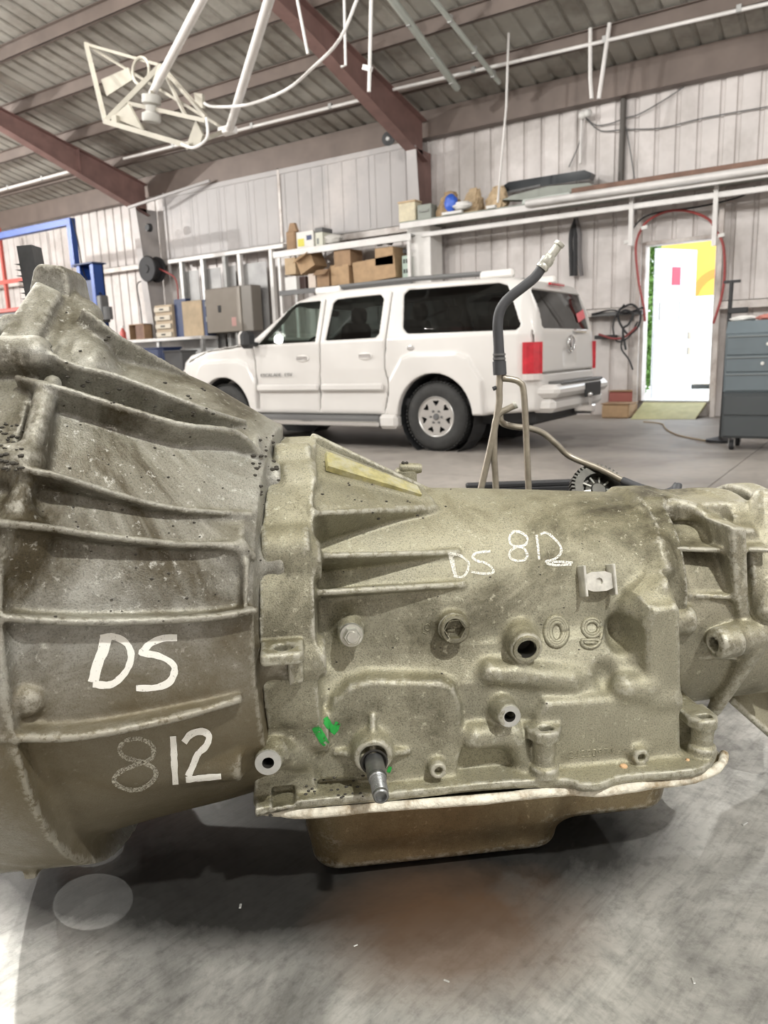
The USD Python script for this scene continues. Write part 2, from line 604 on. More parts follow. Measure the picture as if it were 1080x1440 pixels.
def sheet(s0, s1, z0, z1, p, out=1, rib=.305, depth=.03, off=.1, w=.075):
    """a ribbed steel sheet in the room frame; its ribs are recessed (out = 1) or stand proud (out = -1)"""
    pts = [(s0, 0)]
    x = s0 + off
    while x + w < s1:
        pts += [(x, 0), (x + .016, depth), (x + w - .016, depth), (x + w, 0)]
        x += rib
    pts.append((s1, 0))
    pts = np.array(pts)
    V = np.array([(a, p + out * d, z) for z in (z0, z1) for a, d in pts])
    n = len(pts)
    F = []
    for i in range(n - 1):
        F += [(i, i + 1, n + i + 1), (i, n + i + 1, n + i)]
    back = V.copy(); back[:, 1] += .0015
    F2 = [(c + 2 * n, b + 2 * n, a + 2 * n) for a, b, c in F]
    return trimesh.Trimesh(np.vstack([V, back]), np.array(F + F2), process=False)


wb = shell('wall_back')
x = DS0 - .06
while x > S0:
    part(wb, 'wall_panel', sheet(x - .915, x, .0, EAVE + .36, PW), M_WALL); x -= .915
x = DS1 + .06
while x < S1:
    part(wb, 'wall_panel', sheet(x, x + .915, .0, EAVE + .36, PW), M_WALL); x += .915
part(wb, 'wall_panel', sheet(DS0 - .06, DS1 + .06, DZ1 + .03, EAVE + .36, PW), M_WALL)
part(wb, 'sill_panel', bx(DS0 - .06, DS1 + .06, PW - .01, PW + .02, 0, DZ0), M_GIRT)
# girts, eave trim
CS = [at_p(205, 285, PW - .3)[0], at_p(594, 210, PW - .3)[0]]
SP = CS[1] - CS[0]
GZ = at_p(240, 368, PW - .2)[1]
for z, a, b in ((GZ, S0, S1), (1.66, S0, -13.0), (1.66, -9, DS0 - .1), (1.66, DS1 + .1, S1)):
    part(wb, 'girt', [bx(a, b, PW - .21, PW - .20, z - .06, z + .06), bx(a, b, PW - .21, PW - .005, z + .05, z + .06)], M_GIRT)

part(wb, 'eave_light_stop', bx(S0, S1, PW + .035, PW + .07, EAVE - .1, EAVE + .45), M_PURL)  # added strip outside the wall, keeps daylight from leaking in at the eave
part(wb, 'eave_strut', [bx(S0, S1, PW - .24, PW - .04, EAVE - .05, EAVE + .385)], M_PURL)
# smooth liner sheets high between the two columns
sa, sb, sc = at_p(234, 300, PW - .22)[0], at_p(395, 300, PW - .22)[0], at_p(590, 260, PW - .22)[0]
def split(a, b, n):
    return [(a + (b - a) * i / n, a + (b - a) * (i + 1) / n) for i in range(n)]
for a, b in split(sa, sb, 4):
    part(wb, 'liner_panel', sheet(a + .004, b - .004, GZ + .06, EAVE - .03, PW - .215, -1, .31, .006, .12, .04), M_WALL2)
for a, b in split(sb, sc, 3):
    part(wb, 'liner_panel', sheet(a + .004, b - .004, GZ + .06, EAVE - .03, PW - .215, -1, .335, .012, .10, .05), M_WALL2)
part(wb, 'eave_trim', bx(sa, sc, PW - .235, PW - .19, EAVE - .15, EAVE - .02, .01), M_WALL2)
part(wb, 'liner_trim', bx(sb - .03, sb + .03, PW - .24, PW - .21, GZ + .06, EAVE - .03), M_GIRT)
part(wb, 'liner_trim', bx(sa - .06, sa + .0, PW - .25, PW - .21, GZ - .3, EAVE - .03), M_WALL2)

# other walls (only what light needs: they stand where the shop's walls stand, out of the picture)
wl = shell('wall_left'); part(wl, 'wall_panel', bx(S0 - .1, S0, P0R, PW, 0, EAVE + 1.5), M_WALL)
wr = shell('wall_right'); part(wr, 'wall_panel', bx(S1, S1 + .1, P0R, PW, 0, EAVE + 1.5), M_WALL)
wf = shell('wall_front'); part(wf, 'wall_panel', bx(S0, S1, P0R - .1, P0R, 0, EAVE + 1.5), M_WALL)

# ---- roof: ribbed deck panels on purlins, tapered rafters on columns
ce = shell('ceiling')


def roof_panel(s0, s1):
    pts = []
    for k in range(3):
        a = s0 + (s1 - s0) * k / 3; w = (s1 - s0) / 3
        pts += [(a, 0), (a + w * .36, 0), (a + w * .44, .035), (a + w * .60, .035), (a + w * .68, 0)]
    pts.append((s1, 0)); pts = np.array(pts); n = len(pts)
    ps = [PW + .05, RIDGE_P, P0R]
    V = np.array([(a, p, roof_z(p) + d) for p in ps for a, d in pts]); F = []
    for r in range(2):
        for i in range(n - 1):
            A, B, C, D = r * n + i, r * n + i + 1, (r + 1) * n + i + 1, (r + 1) * n + i
            F += [(A, B, C), (A, C, D)]
    up = V.copy(); up[:, 2] += .002
    F2 = [(a + len(V), c + len(V), b + len(V)) for a, b, c in F]
    return trimesh.Trimesh(np.vstack([V, up]), np.array(F + F2), process=False)


x = S0
while x < S1:
    part(ce, 'roof_panel', roof_panel(x, x + .915), M_ROOF); x += .915
PURL = [PW - 1.12 * k for k in range(1, 19)]
for p in PURL:
    z = roof_z(p) - .01
    part(ce, 'purlin', [bx(S0, S1, p, p + .008, z - .20, z), bx(S0, S1, p - .065, p, z - .008, z), bx(S0, S1, p, p + .065, z - .20, z - .192)], M_PURL)


def rafter(s, name='rafter'):
    """a tapered built-up I beam from the column's head to the ridge, its column below"""
    p0, p1 = PW - .30, RIDGE_P
    d0, d1 = .66, .34
    P = np.array([p0, p0 - 1.7, p0 - 3.4, p0 - 6.0, p0 - 9.0, p1])
    top = [roof_z(p) - .22 for p in P]; dep = np.interp(P, [p1, p0 - 3.4, p0], [.34, d1, d0])
    web = [(p, t) for p, t in zip(P, top)] + [(p, t - d) for p, t, d in list(zip(P, top, dep))[::-1]]
    ms = [loft_x(web, s - .006, s + .006)]
    for sgn, off in ((0, 0), (1, 1)):
        for i in range(5):
            a = (P[i], top[i] - dep[i] * off); b = (P[i + 1], top[i + 1] - dep[i + 1] * off)
            ms.append(loft_x([(a[0], a[1] - .006), (a[0], a[1] + .006), (b[0], b[1] + .006), (b[0], b[1] - .006)], s - .11, s + .11))
    for i in (1, 3):
        ms.append(bx(s - .10, s + .10, P[i] - .005, P[i] + .005, top[i] - dep[i], top[i]))
    part(ce, name, ms, M_RED)


for k in (-2, -1, 0, 1, 2):
    rafter(CS[1] + SP * k)


def column(s, material, zt):
    zb = 0
    f = lambda z: np.interp(z, [0, 4.6], [.28, .66])
    web = [(PW - .02, 0), (PW - .02, zt), (PW - .02 - f(zt), zt), (PW - .02 - f(0), 0)]
    fl_ = [(PW - .02 - f(0), 0), (PW - .02 - f(zt), zt), (PW - .035 - f(zt), zt), (PW - .035 - f(0), 0)]
    part(wb, 'column_web', loft_x(web, s - .006, s + .006), material)
    part(wb, 'column_flange', [loft_x(fl_, s - .10, s + .10)], M_WALL2)


column(CS[0], M_WALL2, 4.55)
column(CS[1], M_RED, 4.6)
column(CS[1] + SP, M_RED, 4.6)
# white boxed-in lower post of the middle column, under the shelf
a, b = at_p(577, 340, PW - .5)[0], at_p(610, 340, PW - .5)[0]
part(wb, 'post_casing', bx(a, b, PW - .62, PW - .2, 0, at_p(590, 318, PW - .6)[1], .01), M_WHITE)
# knee brace and small cleats at the left column
k0 = np.array([CS[0] + .12, PW - .9, 4.55])
part(ce, 'knee_brace', bar(k0 + [0, 0, -.05], k0 + [2.0, .55, .30], .05, .05), M_WALL2)

# ---- doorway
d1 = shell('door_1')
part(d1, 'door_jamb', bx(DS0 - .07, DS0, PW - .12, PW + .12, DZ0, DZ1 + .05, .005), M_GIRT)
part(d1, 'door_jamb', bx(DS1, DS1 + .07, PW - .12, PW + .12, DZ0, DZ1 + .05, .005), M_GIRT)
part(d1, 'door_head', bx(DS0, DS1, PW - .12, PW + .12, DZ1, DZ1 + .06, .005), M_GIRT)
part(d1, 'threshold', bx(DS0, DS1, PW - .05, PW + .14, DZ0 - .03, DZ0, .004), mat('alu_sill', (.6, .6, .58), .35, .7))
for s in (DS0 - .12, DS1 + .04):
    part(d1, 'frame_post', bx(s, s + .07, PW - .20, PW - .13, 0, GZ, .005), M_GIRT)
lf = bx(0, .92, -.022, .022, DZ0 + .02, DZ1 - .02, .004)
part(d1, 'door_leaf', T(lf, (DS0 + .075, PW + .17, 0), rz=math.radians(62)), mat('door_white', (.80, .84, .90), .45))
for dz, sgn in ((1.25, 1), (1.0, 1)):
    part(d1, 'door_lock', T(bx(.78, .86, -.035, -.02, dz - .06, dz + .06, .004), (DS0 + .075, PW + .17, 0), rz=math.radians(62)), mat('lock_brass', (.35, .31, .25), .4, .6))
part(d1, 'latch_plate', T(bx(.10, .16, -.032, -.02, 1.50, 1.78, .004), (DS0 + .075, PW + .17, 0), rz=math.radians(62)), mat('latch_grey', (.45, .44, .42), .4, .5))
part(d1, 'latch_plate', T(bx(.55, .62, -.032, -.02, 1.50, 1.80, .004), (DS0 + .075, PW + .17, 0), rz=math.radians(62)), mat('latch_grey', (.45, .44, .42), .4, .5))
part(d1, 'red_notice', T(bx(.36, .55, -.030, -.021, 2.05, 2.33), (DS0 + .075, PW + .17, 0), rz=math.radians(62)), mat('notice_red', (.80, .05, .10), .5), label='red rectangular notice on the open door')

# ramp plate down from the door sill
rp = [at_floor(886, 590), at_floor(977, 590)]
mr = trimesh.Trimesh(np.array([(rp[0][0], rp[0][1], .004), (rp[1][0], rp[1][1], .004), (DS1 - .04, PW - .03, DZ0 - .02), (DS0 + .02, PW - .03, DZ0 - .02),
                               (rp[0][0], rp[0][1] + .02, -.0), (rp[1][0], rp[1][1] + .02, -.0), (DS1 - .04, PW - .03, DZ0 - .06), (DS0 + .02, PW - .03, DZ0 - .06)]),
                     np.array([(0, 1, 2), (0, 2, 3), (4, 6, 5), (4, 7, 6), (0, 5, 1), (0, 4, 5), (1, 6, 2), (1, 5, 6), (2, 7, 3), (2, 6, 7), (3, 4, 0), (3, 7, 4)]), process=False)
rt = thing('door_ramp', 'yellowish green plate ramp leading up to the bright doorway', 'ramp', matrix=ROOT_RM)
part(rt, 'ramp_plate', mr, mat('ramp_green', (.42, .40, .20), .6, 0, .15, 5))

# ================================================================== outside the door
M_ASPH = mat('yard_concrete', (.82, .82, .80), .8, 0, .06, 2)
setting('yard', T(bx(-30, 22, PW + .16, PW + 40, -.2, DZ0 - .04), (0, 0, 0), rz=-PHI), M_ASPH)
_tk = at_p(938, 420, PW + 9.5)[0] + 1.25
tk = rthing('truck', 'yellow box truck parked outside the open doorway, orange stripe on its side', 'truck', _tk, PW + 9.5, DZ0 - .04)
M_YEL = mat('truck_yellow', (.62, .35, .05), .4, 0, .05, 3)
part(tk, 'cargo_box', bx(-1.25, 3.4, -1.1, 1.1, .9, 3.6, .06), M_YEL)
part(tk, 'chassis', bx(-1.2, 4.6, -.5, .5, .55, .9, .03), mat('truck_black', (.03, .03, .03), .6))
part(tk, 'cab', bx(3.5, 5.2, -1.0, 1.0, .6, 2.5, .12), M_WHITE)
for sx in (-.3, 4.3):
    for sy in (-1, 1):
        part(tk, 'wheel', lathe([(1e-4, 0), (.42, 0), (.45, .04), (.45, .22), (.42, .26), (1e-4, .26)], (sx, sy * .75, .45), (sx, sy * 1.0, .45), 24), mat('tyre', (.03, .03, .03), .8))
_c0, _c1 = at_p(1010, 424, PW + 8.39), at_p(974, 424, PW + 8.39)
_cx, _cz, _rr = _c0[0] - _tk, _c0[1] - (DZ0 - .04), _c0[0] - _c1[0]
arc = [(_cx + _rr * math.cos(t), -1.112, _cz + _rr * 1.15 * math.sin(t)) for t in np.linspace(math.pi, math.pi * .35, 18)]
V = []; F = []
for i, c in enumerate(arc):
    d = np.array([c[0] - _cx, 0, c[2] - _cz]); d /= np.linalg.norm(d)
    V += [np.array(c) - d * .10, np.array(c) + d * .10]
    if i: F += [(2 * i - 2, 2 * i, 2 * i + 1), (2 * i - 2, 2 * i + 1, 2 * i - 1)]
st_ = trimesh.Trimesh(np.array(V), np.array(F), process=False)
part(tk, 'orange_stripe', st_, mat('stripe_orange', (.90, .20, .03), .5))
_tr = at_p(922, 420, PW + 5.2); _th = at_p(960, 418, PW + 4.0)[1] - (DZ0 - .04)
wv = rthing('trailer', 'white enclosed trailer in the sunlit yard, seen through the doorway', 'trailer', _tr[0] + .75, PW + 5.2, DZ0 - .04)
part(wv, 'trailer_body', bx(-.75, 2.6, -1.2, 1.2, .12, _th, .05), mat('trailer_white', (.93, .93, .92), .4))
for sx in (-.2,):
    part(wv, 'wheel', lathe([(1e-4, 0), (.30, 0), (.33, .03), (.33, .17), (.30, .2), (1e-4, .2)], (sx, -1.0, .33), (sx, -1.2, .33), 20), mat('tyre', (.03, .03, .03), .8))
# hedge behind: leaves
hr = np.random.default_rng(3)
def leafcloud(n, c, half, size, sd):
    r = np.random.default_rng(sd)
    P = r.normal(size=(n, 3)); P /= np.linalg.norm(P, axis=1, keepdims=True)
    P *= r.uniform(.55, 1, (n, 1)) ** .5
    P = P * np.array(half) * (1 + .35 * (meshkit.fbm(P * 2.3 + sd, 3, sd) - .5)[:, None]) + np.array(c)
    a = r.normal(size=(n, 3)); a /= np.linalg.norm(a, axis=1, keepdims=True)
    b = np.cross(a, r.normal(size=(n, 3))); b /= np.linalg.norm(b, axis=1, keepdims=True)
    s = size * r.uniform(.6, 1.2, (n, 1))
    V = np.stack([P - a * s, P + b * s * .45, P + a * s, P - b * s * .45], 1).reshape(-1, 3)
    i = np.arange(n) * 4
    return trimesh.Trimesh(V, np.vstack([np.stack([i, i + 1, i + 2], 1), np.stack([i, i + 2, i + 3], 1)]), process=False)
M_LEAF = mat('leaf', (.13, .26, .05), .6, 0, .35, 1.5)
hd = rthing('shrub', 'leafy green shrub outside, seen in the gap beside the open door', 'shrub', at_p(908, 450, PW + 2.2)[0] - .15, PW + 2.2, DZ0 - .04)
part(hd, 'foliage', leafcloud(5000, (0, 0, 1.6), (.45, .5, 1.7), .08, 5), M_LEAF, kind='stuff')
part(hd, 'stem', [rod((0, 0, 0), (.1, .1, 1.6), .05), rod((0, .1, 0), (-.2, 0, 1.4), .04)], mat('bark', (.14, .10, .07), .9))

# ================================================================== the white SUV (x to its rear, near side at -y, rear axle at x = 0)
M_PAINT = mat('suv_white', (.70, .68, .655), .32, 0, .03, 1.5, coat=.3)
M_BLACK = mat('black_plastic', (.030, .031, .033), .55)
M_GREYP = mat('grey_plastic', (.13, .13, .13), .5)
M_CHROME = mat('chrome', (.78, .78, .78), .16, 1.0)
M_RUB = mat('tyre_rubber', (.035, .035, .034), .75, 0, .2, 12)
M_ALLOY = mat('alloy_wheel', (.60, .59, .57), .32, .75, .05, 8)
M_CABIN = mat('cabin_dark', (.055, .055, .058), .8)
M_REDL = mat('lamp_red', (.55, .02, .035), .15, 0, .25, 9, coat=.8)
M_LENSW = mat('lamp_clear', (.72, .66, .64), .15, 0, 0, coat=.8)


def pane(name, tint, gl=.012):
    return usdkit.material(stage, f'/World/Looks/{name}', {
        'f': ('fresnel', {'IOR': 1.5}), 't': ('transparent_bsdf', {'color': tint}), 'g': ('glossy_bsdf', {'roughness': gl, 'color': (.9, .9, .9)}), 'm': ('mix_closure', {})},
        [('f.fac', 'm.fac'), ('t.BSDF', 'm.closure1'), ('g.BSDF', 'm.closure2')], surface='m.closure')


G_DARK, G_CLEAR = pane('glass_tinted', (.10, .115, .115)), pane('glass_clear', (.58, .66, .62))

SIDE = [(1.20, .46), (1.24, .60), (1.235, .86), (1.215, 1.28), (1.165, 1.52), (1.08, 1.74), (1.00, 1.83), (.85, 1.87), (.30, 1.895), (-.5, 1.91), (-1.5, 1.905), (-1.85, 1.875), (-2.10, 1.815), (-2.45, 1.58),
        (-2.78, 1.355), (-2.92, 1.315), (-3.5, 1.275), (-4.0, 1.205), (-4.20, 1.12), (-4.29, .96), (-4.31, .62), (-4.24, .45), (-3.9, .38), (-3.0, .40), (-.5, .40), (.6, .42)]
_sidef = f_poly(Polygon(SIDE), 1, -3, 3, .0)[0]


def half_w(x, z):
    w = np.interp(x, [-4.32, -4.22, -4.0, -3.6, -3.0, .6, 1.0, 1.16, 1.26], [.70, .82, .90, .955, .975, .975, .955, .90, .80])
    t = np.clip((z - 1.27) / .62, -1, 1.2)
    return w - np.where(t > 0, .20 * t, .035 * t * t) - .02 * np.clip((z - .95) / .3, 0, 1)


def suv_base(p):
    a = _sidef(p)
    b = (np.abs(p[:, 1]) - half_w(p[:, 0], p[:, 2])) * .95
    k = .07
    h = np.maximum(k - np.abs(a - b), 0) / k
    return np.maximum(a, b) + h * h * k * .25


W = {'front': [(-2.66, 1.295), (-2.60, 1.345), (-2.22, 1.70), (-2.10, 1.775), (-2.02, 1.79), (-1.70, 1.795), (-1.70, 1.30)],
     'rear': [(-1.54, 1.305), (-1.50, 1.75), (-1.44, 1.795), (-.80, 1.80), (-.75, 1.75), (-.75, 1.35), (-.80, 1.31)],
     'quarter': [(-.43, 1.40), (-.48, 1.78), (-.42, 1.83), (.72, 1.815), (.82, 1.78), (1.02, 1.36), (.98, 1.315), (-.36, 1.335)]}
suv = Field(suv_base, (-4.45, -1.10, .22), (1.45, 1.10, 2.0))
for cx in (0.0, -3.30):
    fl_ = Polygon([(cx - .62, .40), (cx - .60, .80), (cx - .42, 1.06), (cx - .30, 1.10), (cx + .30, 1.10), (cx + .44, 1.05), (cx + .60, .80), (cx + .62, .42)])
    for sy in (-1, 1):
        suv.add(f_poly(fl_, 1, *sorted((sy * .80, sy * .995)), .03), .03)
        suv.cut(f_cyl((cx, sy * .60, .40), (cx, sy * 1.2, .40), .485, .01), .012)
cav = f_box((-.83, 0, 1.26), (1.93, 1.2, .70), .02)
suv.cut((lambda p: np.maximum(suv_base(p) + .055, cav[0](p)), cav[1], cav[2]), .01)
for w in W.values():
    for sy in (-1, 1):
        suv.cut(f_poly(Polygon(w), 1, *sorted((sy * .55, sy * 1.2)), .01), .006)


def slope_box(x0, z0, x1, z1, hy, th):
    L = math.hypot(x1 - x0, z1 - z0); c = ((x0 + x1) / 2, 0, (z0 + z1) / 2)
    e = np.array([(x1 - x0) / L, 0, (z1 - z0) / L]); n = np.array([-e[2], 0, e[0]])
    return f_box(c, (L / 2, hy, th), .03, np.array([e, [0, 1, 0], n], np.float32))


suv.cut(slope_box(-2.72, 1.395, -2.16, 1.775, .70, .10), .006)
suv.cut(slope_box(1.205, 1.33, 1.07, 1.735, .735, .10), .006)
# panel gaps
def groove(pts):
    for (x0, z0), (x1, z1) in zip(pts[:-1], pts[1:]):
        for sy in (-1, 1):
            suv.cut(f_tris([((x0, sy * .70, z0), (x1, sy * .70, z1), (x1, sy * 1.05, z1)), ((x0, sy * .70, z0), (x1, sy * 1.05, z1), (x0, sy * 1.05, z0))], .009), .004)
groove([(-2.75, 1.30), (-2.70, 1.10), (-2.70, .46)]); groove([(-1.62, 1.80), (-1.62, 1.0), (-1.68, .45)]); groove([(-.64, 1.82), (-.66, .95), (-.62, .75), (-.70, .45)])
groove([(-2.90, 1.29), (-3.6, 1.24), (-4.05, 1.10)])
groove([(1.14, 1.30), (1.17, .84)])
for z in (.86,):
    suv.cut(f_box((1.24, 0, z), (.06, .80, .010), .002), .004)
suv.cut(f_box((1.27, 0, 1.02), (.05, .20, .10), .03), .02)
suv_mesh = suv.mesh(.0165)

sx_, sp_ = at_floor(613, 635)
car = rthing('suv', 'white full-size SUV with dark tinted windows parked along the far wall', 'car', sx_, sp_ + .955, 0)


def split_body(m):
    c = m.triangles_center; n = m.face_normals
    x, y, z = c.T
    out = np.full(len(c), 'body_shell', dtype='U20')
    ay = np.abs(y)
    side = (ay > .55)
    out[(z > 1.78)] = 'roof'
    out[side & (x > -2.70) & (x <= -1.63) & (z < 1.80) & (z > .44)] = 'front_door'
    out[side & (x > -1.63) & (x <= -.65) & (z < 1.80) & (z > .44)] = 'rear_door'
    out[side & (x > -.65) & (x <= 1.16) & (z < 1.80)] = 'quarter_panel'
    out[(x <= -2.70) & (z > .35)] = 'front_fender'
    out[(x <= -2.88) & (ay < .84) & (z > 1.08)] = 'hood'
    out[(x <= -4.0) & (z < .80)] = 'front_bumper'
    out[(x > 1.0) & (ay < .86) & (z > .86) & (z < 1.80)] = 'tailgate'
    out[(x > .95) & (z <= .86)] = 'rear_bumper'
    out[side & (x > -2.7) & (x < -.55) & (z < .44)] = 'sill'
    res = []
    for nm in np.unique(out):
        for sg in ((-1, 1) if nm in ('front_door', 'rear_door', 'quarter_panel', 'front_fender', 'sill') else (0,)):
            sel = (out == nm) & ((np.sign(y) == sg) if sg else True)
            if sel.any():
                s = m.submesh([np.flatnonzero(sel)], append=True, repair=False)
                res.append((nm, s))
    return res


_vn = None
for nm, s in split_body(suv_mesh):
    part(car, nm, s, M_PAINT, 40)


def side_y(z, x=-1.0):
    return float(half_w(np.array([x]), np.array([z]))[0])


def window(poly, sy, inset=.018):
    g = Polygon(poly).buffer(.012)
    P, F = trimesh.creation.triangulate_polygon(g, engine='earcut')
    V = np.array([(a, sy * (side_y(b, a) - inset), b) for a, b in P])
    m = trimesh.Trimesh(V, F, process=False)
    return m


for sy in (-1, 1):
    part(car, 'window_pane', window(W['front'], sy), G_CLEAR)
    part(car, 'window_pane', window(W['rear'], sy), G_DARK)
    part(car, 'window_pane', window(W['quarter'], sy), G_DARK)


def quadm(a, b, c, d):
    return trimesh.Trimesh(np.array([a, b, c, d], float), np.array([(0, 1, 2), (0, 2, 3)]), process=False)


part(car, 'windshield', quadm((-2.73, -.72, 1.385), (-2.73, .72, 1.385), (-2.15, .66, 1.79), (-2.15, -.66, 1.79)), G_CLEAR)
part(car, 'rear_window', quadm((1.185, -.75, 1.32), (1.185, .75, 1.32), (1.05, .70, 1.745), (1.05, -.70, 1.745)), G_DARK)
part(car, 'window_sticker', quadm((1.172, .42, 1.40), (1.172, .66, 1.46), (1.142, .66, 1.56), (1.142, .42, 1.50)), mat('sticker_red', (.75, .16, .18), .5), label='small red sticker on the rear window')
# cabin: floor, dash, seats, wheel
part(car, 'cabin_floor', bx(-2.7, 1.0, -.85, .85, .52, .60), M_CABIN)
part(car, 'dashboard', bx(-2.72, -2.35, -.82, .82, .9, 1.28, .08), M_CABIN)
for x0 in (-1.75, -.85, .15):
    for y0 in (-.42, .42):
        part(car, 'car_seat', [bx(x0 - .30, x0 + .25, y0 - .26, y0 + .26, .62, .88, .06), T(bx(-.09, .09, -.26, .26, 0, .66, .06), (x0 + .22, y0, .86), ry=.18), T(bx(-.06, .06, -.14, .14, 0, .2, .05), (x0 + .36, y0, 1.50), ry=.1)], M_CABIN)
t = np.linspace(0, 2 * math.pi, 28)
ring = [(-2.16 + .10 * math.sin(a) * .9, -.42 + .19 * math.cos(a), 1.20 + .17 * math.sin(a)) for a in t]
part(car, 'steering_wheel', [tube(ring, .016, 8, False), rod((-2.30, -.42, 1.12), (-2.17, -.42, 1.20), .03), rod((-2.16, -.60, 1.2), (-2.16, -.24, 1.2), .014)], M_BLACK)
part(car, 'interior_mirror', bx(-2.12, -2.09, -.14, .12, 1.64, 1.72, .01), M_BLACK)
# outside mirrors
for sy in (-1, 1):
    mm = part(car, 'wing_mirror', [T(bx(-.08, .08, -.10, .10, -.11, .11, .05), (-2.66, sy * 1.12, 1.36)), bar((-2.68, sy * .93, 1.30), (-2.66, sy * 1.06, 1.31), .07, .05)], M_BLACK)
    part(mm, 'mirror_cap', T(bx(-.055, .075, -.09, .09, -.10, .105, .045), (-2.72, sy * 1.125, 1.365)), M_PAINT)
# roof rack
for sy in (-1, 1):
    rk = part(car, 'roof_rail', tube([(-1.55, sy * .60, 1.955), (-.5, sy * .61, 1.965), (.55, sy * .60, 1.945)], .028, 8), M_GREYP)
    for x0 in (-1.70, .62):
        part(rk, 'rail_foot', T(bx(-.20, .20, -.045, .045, -.05, .035, .02), (x0, sy * .60, 1.935)), M_WHITE)
# side mouldings, running boards
for sy in (-1, 1):
    y0, y1 = sy * .955, sy * 1.002
    part(car, 'side_moulding', bx(-2.68, -1.65, y0, y1, .695, .785, .02), M_PAINT)
    part(car, 'side_moulding', bx(-1.61, -.68, y0, y1, .695, .785, .02), M_PAINT)
    part(car, 'running_board', bx(-2.70, -.72, sy * .80, sy * 1.03, .27, .40, .03), M_GREYP)
    part(car, 'step_trim', bx(-2.66, -.72, sy * 1.022, sy * 1.045, .275, .335, .01), M_CHROME)
    part(car, 'step_end', bx(-.74, -.48, sy * .84, sy * 1.035, .25, .42, .04), M_PAINT)
    for x0 in (-1.89, -.93):
        hd_ = part(car, 'door_handle', [T(trimesh.creation.icosphere(2, 1).apply_transform(np.diag([.105, .018, .045, 1])), (x0, sy * .968, 1.10))], M_WHITE, True)
        part(hd_, 'handle_grip', bx(x0 - .085, x0 + .085, sy * .972, sy * .995, 1.085, 1.125, .008), M_CHROME)
    # wheels
for cx in (0.0, -3.30):
    for sy in (-1, 1):
        wname = part(car, 'wheel', [lathe([(.215, .012), (.228, .0), (.235, .006), (.235, .02)], (cx, sy * .945, .395), (cx, sy * .70, .395), 40),
                                    lathe([(.225, .015), (.215, .10), (.20, .22)], (cx, sy * .945, .395), (cx, sy * .70, .395), 40)], M_ALLOY, 35)
        holes = []
        for k in range(7):
            a = math.pi / 2 + 2 * math.pi * k / 7
            e, f_ = np.array([math.cos(a), math.sin(a)]), np.array([-math.sin(a), math.cos(a)])
            holes.append([tuple(e * .125 - f_ * .004), tuple(e * .125 + f_ * .004), tuple(e * .165 + f_ * .036), tuple(e * .188 + f_ * .036), tuple(e * .180), tuple(e * .188 - f_ * .036), tuple(e * .165 - f_ * .036)])
        ring_ = [(.222 * math.cos(t), .222 * math.sin(t)) for t in np.linspace(0, 2 * math.pi, 49)[:-1]]
        sp = prism(ring_, 0, .022, holes)
        part(wname, 'spokes', T(sp, (cx, sy * .932 - (.0 if sy < 0 else .022), .395)), M_ALLOY, 30)
        part(wname, 'brake_disc', lathe([(1e-4, 0), (.17, 0), (.17, .03)], (cx, sy * .87, .395), (cx, sy * .7, .395), 28), M_BLACK)
        hub = [lathe([(1e-4, -.018), (.030, -.018), (.038, -.010), (.040, .004)], (cx, sy * .932, .395), (cx, sy * .8, .395), 20)]
        part(wname, 'hub_cap', hub, M_GREYP, 30)
        for k in range(6):
            a = 2 * math.pi * k / 6
            part(wname, 'lug_nut', hexa((cx + .072 * math.cos(a), sy * .931, .395 + .072 * math.sin(a)), (0, sy, 0), .014, .018), M_GREYP)
        ty = part(car, 'tyre', lathe([(.225, .03), (.235, .008), (.28, -.008), (.34, -.006), (.375, .02), (.394, .05), (.397, .12), (.397, .17), (.394, .21), (.34, .265), (.23, .25)], (cx, sy * .950, .397), (cx, sy * .68, .397), 56), M_RUB, 40)
        tb = []
        for k in range(56):
            a = 2 * math.pi * k / 56
            for off, tw in ((.050, .12), (.125, -.1), (.200, .12)):
                m = bx(-.013, .013, -.032, .032, -.006, .004)
                m = T(m, (0, 0, .3965), rz=tw)
                m = T(m, (0, 0, 0), ry=a + off)
                m.apply_translation([cx, sy * (.950 - off), .397])
                tb.append(m)
        part(ty, 'tread', cat(tb), M_RUB, kind='stuff')
    part(car, 'axle', rod((cx, -.72, .395), (cx, .72, .395), .045), M_BLACK)
for cx in (0.0, -3.30):
    for sy in (-1, 1):
        part(car, 'wheel_well', lathe([(.478, 0), (.478, .34), (.05, .36)], (cx, sy * .93, .40), (cx, sy * .5, .40), 30), M_BLACK)
# tail lamps
for sy in (-1, 1):
    out_ = [(1.075, .978), (1.12, .966), (1.18, .935), (1.225, .885), (1.245, .845)]
    inn = [(1.19, .82), (1.15, .87), (1.10, .90), (1.075, .92)]
    pl_ = [(x, sy * y) for x, y in out_ + inn]
    lamp = part(car, 'tail_lamp', slab(Polygon(pl_), .86, 1.185), M_REDL)
    part(lamp, 'reversing_lens', slab(Polygon(pl_), .795, .858), M_LENSW)
